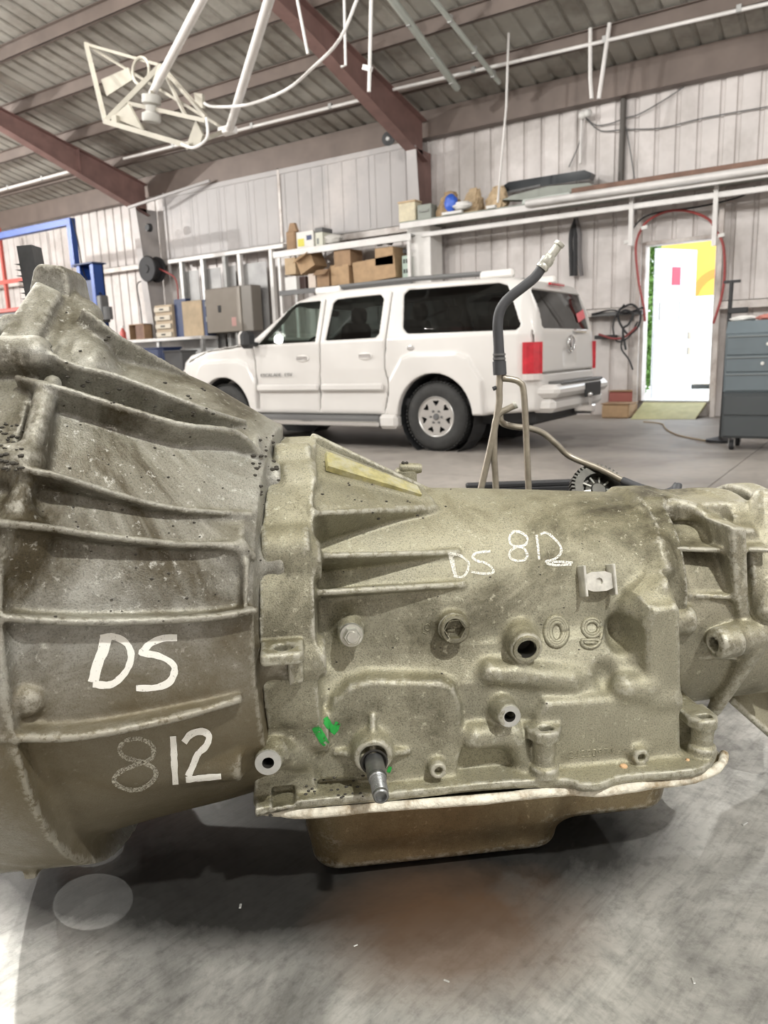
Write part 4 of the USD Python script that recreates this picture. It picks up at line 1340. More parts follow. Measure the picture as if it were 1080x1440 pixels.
def _cast(name, base, dust, dark, dk=.5, speck=.4, rough=.5, metal=.4, bump=.4, bare=(.56, .545, .47), wearing=.55, stain=None):
    """weathered aluminium casting: mottled grey, pale dust lying on what faces up, dark oily patches, fine speckle"""
    N = {
        'tc': ('texture_coordinate', {}), 'g': ('geometry', {}),
        'n1': ('noise_texture', {'scale': 9.0, 'detail': 6.0, 'roughness': .62}),
        'n2': ('noise_texture', {'scale': 620.0, 'detail': 3.0, 'roughness': .7}),
        'n3': ('noise_texture', {'scale': 5.0, 'detail': 7.0, 'roughness': .7, 'distortion': .6}),
        'n4': ('noise_texture', {'scale': 130.0, 'detail': 4.0, 'roughness': .7}),
        'r1': ('rgb_ramp', {'ramp': [(.30, [c * .72 for c in base]), (.55, base), (.75, [min(1, c * 1.25) for c in base])]}),
        'sep': ('separate_xyz', {}),
        'up': ('map_range', {'from_min': .15, 'from_max': .95, 'to_min': 0.0, 'to_max': 1.0, 'clamp': True}),
        'dn': ('math', {'math_type': 'multiply'}),
        'rdn': ('rgb_ramp', {'ramp': [(.38, (.25,) * 3), (.62, (1, 1, 1))]}),
        'm1': ('mix_color', {'b': dust}),
        'r3': ('rgb_ramp', {'ramp': [(.62 - .22 * dk, (0, 0, 0)), (.80 - .2 * dk, (1, 1, 1))]}),
        'm2': ('mix_color', {'b': dark}),
        'r2': ('rgb_ramp', {'ramp': [(.36, (1 - speck,) * 3), (.5, (1, 1, 1)), (.66, (1 + 0,) * 3)]}),
        'm3': ('mix_color', {'blend_type': 'multiply', 'fac': 1.0}),
        'r4': ('rgb_ramp', {'ramp': [(.60, (0, 0, 0)), (.74, (1, 1, 1))]}),
        'm4': ('mix_color', {'b': [min(1, c * 1.5 + .05) for c in base]}),
        'rr': ('map_range', {'from_min': .3, 'from_max': .7, 'to_min': rough - .14, 'to_max': rough + .14, 'clamp': True}),
        'b': ('bump', {'strength': bump, 'distance': .0012}),
        'madd': ('math', {'math_type': 'add'}),
        'ew': ('attribute', {'attribute': 'edge_wear'}), 'ewm': ('math', {'math_type': 'multiply'}), 'ewr': ('rgb_ramp', {'ramp': [(.10, (0, 0, 0)), (.42, (wearing,) * 3)]}),
        'm5': ('mix_color', {'b': bare}), 'nw': ('map_range', {'from_min': .38, 'from_max': .60, 'to_min': .1, 'to_max': 1.3, 'clamp': True}),
        'p': ('principled_bsdf', {'metallic': metal, 'specular_ior_level': .5}),
    }
    L = [('tc.object', 'n1.vector'), ('tc.object', 'n2.vector'), ('tc.object', 'n3.vector'), ('tc.object', 'n4.vector'),
         ('n1.fac', 'r1.fac'), ('g.normal', 'sep.vector'), ('sep.z', 'up.value'), ('n3.fac', 'rdn.fac'), ('up.result', 'dn.value1'), ('rdn.color', 'dn.value2'),
         ('r1.color', 'm1.a'), ('dn.value', 'm1.fac'), ('m1.result', 'm2.a'), ('n3.fac', 'r3.fac'), ('r3.color', 'm2.fac'),
         ('n4.fac', 'r4.fac'), ('m2.result', 'm4.a'), ('r4.color', 'm4.fac'),
         ('n2.fac', 'r2.fac'), ('m4.result', 'm3.a'), ('r2.color', 'm3.b'), ('m3.result', 'm5.a'), ('n4.fac', 'nw.value'), ('ew.fac', 'ewm.value1'), ('nw.result', 'ewm.value2'), ('ewm.value', 'ewr.fac'), ('ewr.color', 'm5.fac'), ('m5.result', 'p.base_color'),
         ('n1.fac', 'rr.value'), ('rr.result', 'p.roughness'), ('n2.fac', 'madd.value1'), ('n4.fac', 'madd.value2'), ('madd.value', 'b.height'), ('b.normal', 'p.normal')]
    if stain is not None:
        c, sc, col = stain
        N.update({'sm': ('mapping', {'location': tuple(-a * b for a, b in zip(c, sc)), 'scale': sc}), 'sg': ('gradient_texture', {'gradient_type': 'spherical'}), 'sx': ('math', {'math_type': 'multiply'}),
                  'sr': ('rgb_ramp', {'ramp': [(.08, (0, 0, 0)), (.26, (.82,) * 3)]}), 'ms': ('mix_color', {'b': col})})
        L[:] = [x for x in L if x != ('m3.result', 'm5.a')] + [('tc.object', 'sm.vector'), ('sm.vector', 'sg.vector'), ('sg.fac', 'sx.value1'), ('n3.fac', 'sx.value2'), ('sx.value', 'sr.fac'), ('m3.result', 'ms.a'), ('sr.color', 'ms.fac'), ('ms.result', 'm5.a')]
    return usdkit.material(stage, f'/World/Looks/{name}', N, L, surface='p.BSDF')


M_CASE = cast('cast_case', (.345, .33, .245), (.36, .33, .205), (.070, .060, .032), .60, .42)
M_BELL = cast('cast_bell', (.37, .365, .325), (.41, .385, .275), (.070, .056, .030), .86, .36, wearing=.34, stain=((-.25, -.20, -.10), (3.2, 4.0, 4.6), (.135, .108, .058)))
M_TAIL = cast('cast_tail', (.34, .32, .24), (.42, .385, .25), (.07, .06, .035), .5)
M_PAN = cast('sheet_pan', (.20, .155, .085), (.30, .25, .14), (.10, .06, .02), .5, .3, .34, .6, .15)
M_MACH = mat('machined', (.52, .52, .49), .42, .5, .12, 90)
M_HOLE = mat('bore_dark', (.035, .033, .028), .5, .3)
M_STEEL = mat('bolt_steel', (.62, .62, .56), .35, .75, .15, 200)
M_DKSTEEL = mat('shaft_steel', (.25, .255, .25), .38, .8, .2, 120)
M_BEAD = mat('gasket_bead', (.74, .70, .58), .6, 0, .2, 60, .5, 80, (.28, .2, .1), 40, .35)
M_GASKET = mat('gasket_black', (.03, .028, .02), .3)
M_CHALK = None

def wear(prim, m):
    """per-vertex convexity of the casting: its rubbed, bare edges (a surface property, used by the material)"""
    v = np.array(m.vertices); e = m.edges_unique
    n = m.vertex_normals
    cnt = np.zeros(len(v)); np.add.at(cnt, e[:, 0], 1); np.add.at(cnt, e[:, 1], 1)

    def mean(x):
        out = np.zeros_like(x); np.add.at(out, e[:, 0], x[e[:, 1]]); np.add.at(out, e[:, 1], x[e[:, 0]])
        return out / np.maximum(cnt, 1).reshape((-1,) + (1,) * (x.ndim - 1))
    w = v.copy()
    for _ in range(4):
        w = .3 * w + .7 * mean(w)
    c = ((v - w) * n).sum(1) * 1000
    for _ in range(2):
        c = .5 * c + .5 * mean(c)
    pv = UsdGeom.PrimvarsAPI(UsdGeom.Mesh(prim)).CreatePrimvar('edge_wear', Sdf.ValueTypeNames.FloatArray, 'vertex')
    from pxr import Vt
    pv.Set(Vt.FloatArray.FromNumpy(np.clip(c, 0, 4).astype(np.float32)))


trans = thing('transmission', 'large dusty grey cast aluminium automatic transmission lying on the steel table', 'car transmission',
              matrix=Gf.Matrix4d(*_ex, 0, *_ey, 0, *_ez, 0, *TO, 1))
_built = {}
for nm, fl, mt, vx in (('bell_housing', bell, M_BELL, .0024), ('case', case, M_CASE, .0018), ('tail_housing', tail, M_TAIL, .0023), ('oil_pan', pan, M_PAN, .0028)):
    _built[nm] = fl.mesh(vx)
    wear(part(trans, nm, _built[nm], mt, True), _built[nm])

# gasket and the pale sealant squeezed out between the pan's lip and the case
part(trans, 'gasket', slab(rail.buffer(-.012), -.1680, -.1590), M_GASKET)
bead = np.array([(x, y + .001, -.1655) for x, y in lipe])
bp = spline(bead, 2); bp[:, 2] += .0012 * (meshkit.fbm(bp * 160, 3, 4) - .5)
part(trans, 'sealant_bead', tube(bp, .0052 + .0024 * (meshkit.fbm(bp * 120 + 9, 3, 2) - .5), 8), M_BEAD, True, label='pale cream bead of old sealant along the pan lip')


_rays = {}


def mesh_hit(nm, uv, lift=0.0):
    """where the pixels' rays first meet the built mesh, lifted off it"""
    if nm not in _rays:
        _rays[nm] = trimesh.ray.ray_pyembree.RayMeshIntersector(_built[nm])
    D = np.array([TM @ ray(u, v) for u, v in uv])
    loc, ri, ti = _rays[nm].intersects_location(np.tile(EYE_T, (len(D), 1)), D, multiple_hits=False)
    out = np.full((len(D), 3), np.nan)
    out[ri] = loc + _built[nm].face_normals[ti] * lift
    bad = np.isnan(out[:, 0])
    if bad.any():
        ok = np.flatnonzero(~bad)
        for i in np.flatnonzero(bad):
            out[i] = out[ok[np.argmin(np.abs(ok - i))]]
    return out


def case_hit(uv, h=0.0):
    return mesh_hit('case', uv, h)


def on_face(u, v):
    c = case_hit([(u, v)])[0]; g = grad(case, c[None])[0]
    return c, g


def nearer(d):
    return np.array(d, float) / np.linalg.norm(d)


CAMD = nearer([-.05, -1, .20])
# hexagon flange bolt
c = q(494, 893, -.146); ax = nearer([.02, -1, .12])
part(trans, 'flange_bolt', [lathe([(1e-5, -.004), (.0118, -.004), (.0124, .0), (.0112, .0022), (1e-5, .0024)], c, c + ax), hexa(c + ax * .0015, ax, .0088, .0085), lathe([(1e-5, 0), (.0058, 0), (.0052, .0012), (1e-5, .0010)], c + ax * .010, c + ax * .012, 20)], M_STEEL, 25, label='bright hexagon flange bolt')
# socket plug
c = q(638, 884, -.138); ax = nearer([.03, -1, .16])
part(trans, 'socket_plug', [lathe([(.0130, .0), (.0150, .001), (.0155, .004), (.0140, .006), (.0112, .0062)], c, c + ax, 32), lathe([(.0112, .0062), (.0104, .0060), (.0100, -.004), (1e-5, -.005)], c, c + ax, 6), bx(-.004, .004, -.001, .001, -.001, .001).apply_transform(trimesh.transformations.translation_matrix(c - ax * .003 + [-.002, 0, -.002]))], M_CASE, 30)
# open port: machined ring and dark bore
c = q(741, 913, -.151); ax = nearer([0, -1, -.12])
part(trans, 'port_sleeve', lathe([(.0102, -.014), (.0102, .0006), (.0125, .0012), (.0138, .0010), (.0150, -.002)], c, c + ax, 36), M_CASE, 30)
part(trans, 'port_bore', lathe([(.0102, -.0005), (.0098, -.004), (.0095, -.018), (1e-5, -.018)], c, c + ax, 30), M_HOLE, 30)
# selector shaft
c = q(525, 1066, -.168); e = q(536, 1121, -.236); ax = nearer(e - c); L = np.linalg.norm(e - c)
part(trans, 'selector_shaft', [lathe([(1e-5, 0), (.0094, 0), (.0094, L * .50), (.0088, L * .52)], c, e, 28), lathe([(.0075, L * .5), (.0085, L * .515), (.0085, L * .58), (.0072, L * .60), (.0072, L * .985), (.0062, L), (.0052, L), (.0050, L - .004), (1e-5, L - .004)], c, e, 28)] + [T(bx(-.0086, -.0052, -.004, .004, 0, .001), tuple(c + ax * (L * .6 + .0001 * k))) for k in range(1)], M_DKSTEEL, 30, label='dark steel selector shaft with threaded end')
th = []
for k in range(9):
    t = L * (.62 + .036 * k)
    th.append(lathe([(.0070, t), (.0077, t + .0007), (.0070, t + .0014)], c, e, 24))
part(trans, 'shaft_thread', th, M_DKSTEEL, 30)
part(trans, 'shaft_seal', lathe([(.0136, .003), (.0118, .0035), (.0098, .0015), (.0094, -.002)], c + ax * .001 + [0, -.004, 0], c + [0, -.02, 0], 32), M_HOLE, 30)
# machined faces and threaded holes
c = q(377, 1073, -.1977)
part(trans, 'machined_face', lathe([(.0056, 0), (.0122, 0), (.0122, .002)], c, c + [0, .01, 0], 30), M_MACH)
part(trans, 'threaded_hole', lathe([(.0056, 0), (.0052, .002), (.0050, .019), (1e-5, .019)], c, c + [0, .01, 0], 24), M_HOLE)
c = q(717, 1008, -.1726)
part(trans, 'machined_face', lathe([(.0058, 0), (.0112, 0), (.0112, .002)], c, c + [0, .01, 0], 30), M_MACH)
part(trans, 'threaded_hole', lathe([(.0058, 0), (.0054, .002), (.0052, .019), (1e-5, .019)], c, c + [0, .01, 0], 24), M_HOLE)
c, g = on_face(367, 972)
part(trans, 'core_spot', lathe([(1e-5, 0), (.0058, 0), (.0064, -.002)], c + g * .0006, c + g * .002, 24), M_MACH)
c = q(45, 503, -.150) + np.array([.0105, -.0052, 0])
part(trans, 'machined_face', lathe([(.0088, -.001), (.0088, .0), (.0140, .0), (.0142, -.002)], c, c + np.array([1, -.5, 0]), 28), M_MACH)
# data tag
def quad_plate(uvs, ys, t, sub=6):
    P = [q(u, v, y) for (u, v), y in zip(uvs, ys)]
    n = np.cross(P[1] - P[0], P[3] - P[0]); n /= np.linalg.norm(n)
    if n[1] > 0: n = -n
    V, F = [], []
    for k in (0, 1):
        V += [p + n * t * k for p in P]
    F = [(4, 5, 6), (4, 6, 7), (0, 2, 1), (0, 3, 2)]
    for i in range(4):
        j = (i + 1) % 4
        F += [(i, j, 4 + j), (i, 4 + j, 4 + i)]
    return trimesh.Trimesh(np.array(V), np.array(F), process=False)
M_TAGP = mat('tag_foil', (.46, .42, .20), .45, .3, .3, 90, .25, 220, (.52, .50, .36), 70, .5)
part(trans, 'data_tag', quad_plate([(456, 641), (583, 689), (590, 702), (458, 662)], [-.042, -.039, -.054, -.068], .0066), M_TAGP, label='worn yellowish foil data tag')
# raised casting numbers
def raised(strokes, r, fld_hit=case_hit, lift=.0, k=6):
    out = []
    for s_ in strokes:
        P = fld_hit([tuple(w) for w in s_], lift)
        out.append(tube(P, r, k))
    return out
def ellipse_px(cu, cv, a, b, n=22, t0=0, t1=360):
    t = np.radians(np.linspace(t0, t1, n)); return np.stack([cu + a * np.cos(t), cv + b * np.sin(t)], 1)
part(trans, 'cast_digit', raised([ellipse_px(782, 888, 15.5, 20.5), ellipse_px(782.5, 888.5, 9, 14), ellipse_px(782, 888, 12.5, 17.5)], .0031), M_CASE, True)
part(trans, 'cast_digit', raised([ellipse_px(832, 883, 9.5, 9.5), ellipse_px(832, 883, 13, 13, 20, 0, 330), spline([(846, 882), (845, 896), (842, 900)], 4), spline([(817, 901), (842, 900), (840, 907), (830, 911), (820, 908), (817, 901)], 4), spline([(821, 904), (838, 904)], 4)], .0024), M_CASE, True)
dig = {'2': [(0, .2), (.3, 0), (.8, .0), (1, .25), (.0, 1), (1, 1)], '4': [(.75, 1), (.75, 0), (0, .7), (1, .7)], '0': [(.2, 0), (.8, 0), (1, .3), (1, .7), (.8, 1), (.2, 1), (0, .7), (0, .3), (.2, 0)], '9': [(1, .45), (.2, .5), (0, .25), (.3, 0), (.8, 0), (1, .25), (.9, .75), (.4, 1)], '7': [(0, 0), (1, 0), (.45, 1)]}
for k, ch in enumerate('24220974'):
    u0, v0 = 800.5 + 8.1 * k, 1057.3 - .75 * k
    part(trans, 'cast_numeral', raised([np.array([(u0 + x * 5.2, v0 + y * 8.2) for x, y in dig[ch]])], .00075, k=5), M_CASE)
part(trans, 'cast_mark', raised([[(594, 877), (594, 889), (599, 891)], ellipse_px(601, 882, 4, 4.5, 10), [(605, 877), (604, 890)]], .0009, k=5), M_CASE)
# spring clip bracket riveted to the barrel
cc, g = on_face(836, 818)
M_CLIP = mat('clip_zinc', (.62, .61, .55), .45, .55, .2, 90)
ux = np.array([1.0, 0, 0]); ux -= g * (ux @ g); ux /= np.linalg.norm(ux); uy = np.cross(g, ux)
def local(m):
    M = np.eye(4); M[:3, 0] = ux; M[:3, 1] = uy; M[:3, 2] = g; M[:3, :3] *= 1.22; M[:3, 3] = cc
    m = m.copy(); m.apply_transform(M); return m
part(trans, 'clip_plate', [local(slab(Polygon([(-.013, -.006), (-.006, -.0085), (.006, -.0085), (.013, -.006), (.013, .006), (.006, .0085), (-.006, .0085), (-.013, .006)], [[(.0032 * math.cos(t), .0032 * math.sin(t)) for t in np.linspace(0, 6.28, 16)[:-1]]]), .0075, .0095)), local(bx(-.0105, .0105, -.0065, .0065, -.006, .0076))], M_CLIP, 20)
for sx in (-1, 1):
    part(trans, 'clip_arm', local(bx(sx * .0125, sx * .0150, -.0125, .0145, -.004, .0125, .0006)), M_CLIP)
# spigot seen over the top edge
c = q(562, 658, .03)
part(trans, 'vent_spigot', [lathe([(1e-5, 0), (.0050, 0), (.0062, .003), (.0062, .022), (.0052, .026), (1e-5, .026)], c + [0, 0, 0], c + [.03, 0, -.002], 20), bx(c[0] - .004, c[0] + .02, .024, .05, c[2] - .05, c[2] - .002, .003)], M_CASE, 40)
part(trans, 'dirt_clod', [blob(q(567, 651, .028), .0022, 3), blob(q(572, 651, .028), .0020, 5), blob(q(577, 654, .028), .0015, 8)], mat('soil', (.06, .055, .045), .9), True)
# corroded brass plugs on the rail
for u, v in [(877, 1078), (967, 1069)]:
    c, g = on_face(u, v)
    part(trans, 'rusty_stud', lathe([(1e-5, .0022), (.0030, .0020), (.0040, .0008), (.0042, -.002)], c, c + g, 16) if u == 877 else lathe([(1e-5, .0016), (.0018, .0014), (.0024, -.002)], c, c + g, 12), mat('rust_pale', (.62, .40, .22), .8, 0, .3, 200), True)
c = q(1066, 745, -.07)
part(trans, 'tail_bolt', [hexa(c + [-.004, .01, 0], [1, -.15, 0], .0095, .012)], M_STEEL, 25)
# ---- writing in white marker, green paint
def paint(fld, strokes, w, lift=.0005, seed=1, n=5, near=.4):
    V, F = [], []
    for si, s_ in enumerate(strokes):
        P = spline(s_, n)
        tg = np.gradient(P, axis=0); tg /= np.maximum(np.linalg.norm(tg, axis=1, keepdims=True), 1e-9)
        nr = np.stack([-tg[:, 1], tg[:, 0]], 1)
        jit = 1 + .5 * (meshkit.fbm(np.stack([P[:, 0] * .15, P[:, 1] * .15, np.full(len(P), si + seed)], 1), 3, seed) - .5)
        rows = [mesh_hit(fld, P + nr * (k * w / 2) * jit[:, None], lift) for k in (-1, -.33, .33, 1)]
        b = len(V); m = len(P)
        for i in range(m):
            V += [r[i] for r in rows]
        for i in range(m - 1):
            for k in range(3):
                a0, a1, b0, b1 = b + i * 4 + k, b + i * 4 + k + 1, b + (i + 1) * 4 + k, b + (i + 1) * 4 + k + 1
                F += [(a0, a1, b1), (a0, b1, b0)]
    m = trimesh.Trimesh(np.array(V), np.array(F), process=False)
    nn = m.face_normals.mean(0)
    if nn[1] > 0:
        m.invert()
    return m


def chalk(name, col, lo, hi, scale=520.0):
    return usdkit.material(stage, f'/World/Looks/{name}', {
        'tc': ('texture_coordinate', {}), 'n': ('noise_texture', {'scale': scale, 'detail': 5.0, 'roughness': .7}),
        'r': ('rgb_ramp', {'ramp': [(lo, (0, 0, 0)), (hi, (1, 1, 1))]}),
        'p': ('principled_bsdf', {'base_color': col, 'roughness': .8}), 't': ('transparent_bsdf', {}), 'm': ('mix_closure', {})},
        [('tc.object', 'n.vector'), ('n.fac', 'r.fac'), ('r.color', 'm.fac'), ('t.BSDF', 'm.closure1'), ('p.BSDF', 'm.closure2')], surface='m.closure')


K1, K2, K3, K4 = chalk('marker_white', (.92, .91, .84), .30, .40), chalk('marker_thin', (.90, .89, .80), .40, .52, 700), chalk('marker_faint', (.62, .60, .50), .44, .60, 600), chalk('paint_green', (.02, .32, .05), .40, .47, 150)
K = 420 / 1080
def b2(pts): return [(x * K, 780 + y * K) for x, y in pts]
part(trans, 'marker_writing', [paint('bell_housing', [b2([(375, 300), (365, 345), (345, 400), (330, 460)]), b2([(392, 302), (378, 350), (358, 400), (345, 455)]), b2([(362, 300), (410, 296), (455, 318), (474, 360), (462, 410), (430, 450), (395, 470), (335, 468)]),
    b2([(640, 300), (590, 302), (545, 320), (520, 345), (512, 355), (560, 362), (605, 380), (630, 405), (625, 440), (605, 465), (560, 480), (492, 482)])], 9.5),], K1, True, label='letters D S in white marker on the bell housing')
part(trans, 'marker_writing', paint('bell_housing', [b2([(625, 655), (628, 700), (630, 760), (635, 830)]), b2([(665, 678), (690, 648), (730, 638), (755, 655), (745, 690), (715, 720), (698, 760), (680, 800)]), b2([(672, 812), (730, 806), (800, 800)])], 9.0, seed=4), K1, True, label='figures 1 2 in white marker low on the bell housing')
part(trans, 'marker_writing', paint('bell_housing', [b2([(545, 680), (500, 664), (455, 672), (432, 700), (450, 730), (510, 748), (555, 770), (562, 800), (530, 835), (480, 850), (430, 835), (412, 810), (440, 780), (500, 755), (548, 735), (555, 700), (540, 680)])], 6.5, seed=7), K3, True, label='faded figure 8 in worn marker')
k = 200 / 1080
def c2(pts): return [(620 + x * k, 730 + y * k) for x, y in pts]
part(trans, 'marker_writing', paint('case', [c2([(60, 255), (80, 330), (100, 420)]), c2([(85, 260), (95, 340), (112, 430)]), c2([(65, 258), (140, 275), (195, 315), (212, 350), (195, 405), (160, 440), (95, 432)]), c2([(375, 245), (320, 250), (265, 260), (240, 290), (275, 318), (340, 335), (385, 370), (395, 405), (330, 415), (230, 400)])], 3.6, seed=2), K2, True, label='letters D S in thin white marker on the case')
part(trans, 'marker_writing', paint('case', [c2([(600, 95), (550, 98), (520, 140), (530, 190), (580, 208), (640, 195), (655, 145), (610, 105), (570, 100)]), c2([(580, 210), (530, 240), (520, 285), (560, 315), (630, 312), (655, 275), (630, 225), (585, 210)]), c2([(725, 120), (735, 200), (745, 310)]), c2([(755, 118), (800, 105), (860, 150), (905, 205), (908, 260), (860, 305), (800, 320)]), c2([(790, 320), (840, 345), (870, 325), (1000, 330)]), c2([(800, 335), (850, 350), (990, 345)])], 3.4, seed=3), K2, True, label='figures 8 1 2 in thin white marker on the case')
part(trans, 'green_paint', paint('case', [[(443, 1022), (450, 1034), (459, 1047)], [(456, 1010), (464, 1022), (473, 1030)], [(470, 1018), (478, 1022)], [(446, 1026), (456, 1042)]], 10.0, seed=5), K4, True, label='two dabs of green paint')
part(trans, 'green_paint', paint('case', [[(549, 1078), (546, 1086)]], 5.0, seed=6), K4, True)

# crumbs of dried dirt on the castings
_cr = np.random.default_rng(21)
crumbs = {'bell_housing': [], 'case': []}
for nm, (u0, u1, v0, v1), n, r0, r1 in [('bell_housing', (90, 390, 430, 600), 60, .0006, .0017), ('bell_housing', (355, 392, 610, 700), 26, .0008, .0024), ('bell_housing', (0, 34, 590, 665), 44, .0005, .0019), ('bell_housing', (60, 380, 560, 880), 60, .0004, .0012),
                                        ('case', (450, 640, 640, 730), 22, .0005, .0014), ('case', (450, 900, 700, 1000), 30, .0004, .0009), ('case', (430, 520, 1090, 1122), 24, .0006, .0016)]:
    uv = np.stack([_cr.uniform(u0, u1, n), _cr.uniform(v0, v1, n)], 1)
    for c in mesh_hit(nm, uv, .0003):
        crumbs[nm].append(blob(c, _cr.uniform(r0, r1), int(_cr.integers(99)), .35, 1, (1.3, 1, .7)))
for nm in crumbs:
    part(trans, 'dirt_crumbs', cat(crumbs[nm]), mat('soil', (.06, .055, .045), .9), True, kind='stuff')

# ================================================================== things in the shop, from the far wall to the front
M_CARD = mat('cardboard', (.46, .31, .18), .8, 0, .14, 6)
M_CARD2 = mat('cardboard_dark', (.36, .235, .14), .8, 0, .15, 6)
M_CARD3 = mat('cardboard_pale', (.56, .42, .27), .8, 0, .12, 6)
M_PAPER = mat('paper_bag', (.55, .42, .27), .85, 0, .2, 9, .6, 18)
M_GALV = mat('galvanised', (.44, .44, .43), .45, .4, .18, 4)
M_STUD = mat('stud_white', (.74, .72, .70), .5, .1, .1, 3)
M_GREIGE = mat('enclosure_greige', (.30, .265, .225), .5, .1, .08, 2)
M_WOOD = mat('plywood', (.52, .40, .26), .65, 0, .15, 5)
M_DKWOOD = mat('plank_brown', (.22, .13, .095), .7, 0, .25, 5)
M_NAVY = mat('navy_blue', (.03, .05, .13), .5)
M_BLUE = mat('lift_blue', (.022, .07, .29), .4, .1, .12, 3)
M_RUBB = mat('rubber_black', (.025, .025, .027), .65)
M_REDH = mat('hose_red', (.34, .06, .055), .6, 0, .1, 5)
M_REDP = mat('red_paint', (.50, .09, .07), .45, 0, .12, 4)
M_GLASSD = mat('dark_panel', (.018, .024, .03), .12, 0, 0, coat=.6)
M_GGREY = mat('grey_green', (.30, .32, .285), .5, 0, .1, 4)
M_PLAST = mat('plastic_white', (.78, .77, .74), .5)


def pz(u, v, p):
    return at_p(u, v, p)


def span(u0, v0, u1, v1, p):
    """(s0, s1, z0, z1) of the pixel rectangle's corners at distance p"""
    a, b = at_p(u0, v0, p), at_p(u1, v1, p)
    return min(a[0], b[0]), max(a[0], b[0]), min(a[1], b[1]), max(a[1], b[1])


def R3(u, v, p):
    s, z = at_p(u, v, p)
    return np.array([s, p, z])


def rm(name, label, category, group=None):
    """a thing whose parts are given in the room frame itself"""
    return thing(name, label, category, matrix=ROOT_RM, group=group)


# ---- high shelf left, with boxes
pf = PW - .75
zs = at_p(480, 342, pf)[1]; sA, sB = at_p(384, 352, pf)[0], at_p(578, 322, pf)[0]
zl = at_p(480, 401, pf)[1]
sh = rm('wall_shelf', 'two-tier white steel shelf on the far wall above the SUV', 'shelf')
part(sh, 'shelf_board', bx(sA, sB, pf, PW - .23, zs - .03, zs), M_GALV)
part(sh, 'shelf_edge', bx(sA, sB, pf - .02, pf, zs - .11, zs + .01, .006), M_STUD)
part(sh, 'shelf_board', bx(sA + .1, sB, pf, PW - .23, zl - .03, zl), M_GGREY)
part(sh, 'shelf_edge', bx(sA + .1, sB, pf - .02, pf, zl - .09, zl + .005, .006), M_GREYP)
for u in (392, 575):
    s_ = at_p(u, 370, pf)[0]
    part(sh, 'upright', bx(s_ - .03, s_ + .03, pf, pf + .04, 1.2, zs - .03), M_STUD)
    part(sh, 'upright', bx(s_ - .03, s_ + .03, PW - .27, PW - .23, 1.2, zs - .03), M_STUD)


def carton(name, label, u0, v0, u1, v1, p, mtl, depth=.35, tilt=0, open_=False, group=None, tape=True, zb=None, cat_='cardboard box', yaw=0.0):
    s0, s1, z0, z1 = span(u0, v0, u1, v1, p)
    w, h = s1 - s0, z1 - z0
    z0 = zb if zb is not None else z0
    t_ = rthing(name, label, cat_, (s0 + s1) / 2, p + depth / 2, z0, rz=yaw, group=group)
    def tl(m):
        if not tilt: return m
        m = T(m, (0, 0, 0), ry=tilt); m.apply_translation([0, 0, -m.bounds[0][2] if False else 0]); return m
    lift = abs(math.sin(tilt)) * w / 2
    def put(m): return T(T(m, (0, 0, 0), ry=tilt), (0, 0, lift))
    x0, x1, y0, y1 = -w / 2, w / 2, -depth / 2, depth / 2
    th = .006
    part(t_, 'box_body', [put(m) for m in (bx(x0, x1, y0, y0 + th, 0, h), bx(x0, x1, y1 - th, y1, 0, h), bx(x0, x0 + th, y0 + th, y1 - th, 0, h), bx(x1 - th, x1, y0 + th, y1 - th, 0, h), bx(x0 + th, x1 - th, y0 + th, y1 - th, 0, th))], mtl)
    if open_:
        part(t_, 'flap', put(T(bx(x0, x1, -.16, 0, -.003, .003), (0, y0, h), rx=.7)), mtl)
        part(t_, 'flap', put(T(bx(x0, x1, 0, .16, -.003, .003), (0, y1, h), rx=.9)), mtl)
    else:
        part(t_, 'flap', put(bx(x0, x1, y0, -.002, h - .001, h + .005)), mtl)
        part(t_, 'flap', put(bx(x0, x1, .002, y1, h - .001, h + .005)), mtl)
        if tape:
            part(t_, 'tape', put(bx(x0 + .002, x1 - .002, -.025, .025, h + .005, h + .007)), mat('tape', (.50, .40, .26), .3))
    return t_


pb = pf + .05
BG = 'cartons on the lower wall shelf'
carton('carton', 'small tan carton at the left end of the lower shelf, on a green-topped box', 400, 364, 416, 385, pb, M_CARD3, group=None)
carton('carton', 'brown carton lying tilted with open flaps near the left of the lower shelf', 421, 362, 444, 384, pb, M_CARD, tilt=-.42, open_=True, depth=.4)
carton('parts_box', 'white and green box under the small tan carton', 400, 386, 417, 403, pb, M_PLAST, cat_='box', zb=zl)
carton('parts_box', 'dark box standing between the green-topped box and the white one', 417, 386, 430, 403, pb + .1, mat('box_maroon', (.07, .04, .035), .6), cat_='box', zb=zl)
carton('parts_box', 'small white box in front of the brown cartons', 433, 383, 444, 402, pb, mat('box_cream', (.70, .60, .52), .6), cat_='box', zb=zl, depth=.2)
carton('carton', 'grey-brown carton with its top flaps open, fourth along the lower shelf', 445, 379, 463, 402, pb, M_CARD2, open_=True, zb=zl)
carton('carton', 'brown carton with a round mark, under another brown carton', 465, 374, 491, 400, pb, M_CARD, zb=zl, depth=.42)
carton('carton', 'brown carton stacked on the one with the round mark', 469, 353, 492, 373, pb, M_CARD2, depth=.42, yaw=.05)
carton('carton', 'long low brown carton on the right half of the lower shelf', 497, 373, 557, 397, pb, M_CARD, zb=zl, tilt=-.06, depth=.40)
carton('carton', 'brown carton resting on the long low carton', 527, 350, 553, 371, pb, M_CARD, depth=.38)
c0 = R3(478, 387, pb - .004)
lg_ = [c0 + [.13 * math.cos(a), 0, .13 * math.sin(a)] for a in np.linspace(0, 2 * math.pi, 20)]
rk = rm('parts_rack', 'pale green plastic bin with rows of slots at the right end of the lower shelf', 'storage bin')
s0, s1, z0, z1 = span(565, 362, 576, 394, pb)
part(rk, 'bin_body', bx(s0, s1, pb, pb + .35, zl, zl + (z1 - z0), .01), mat('bin_green', (.42, .52, .45), .5))
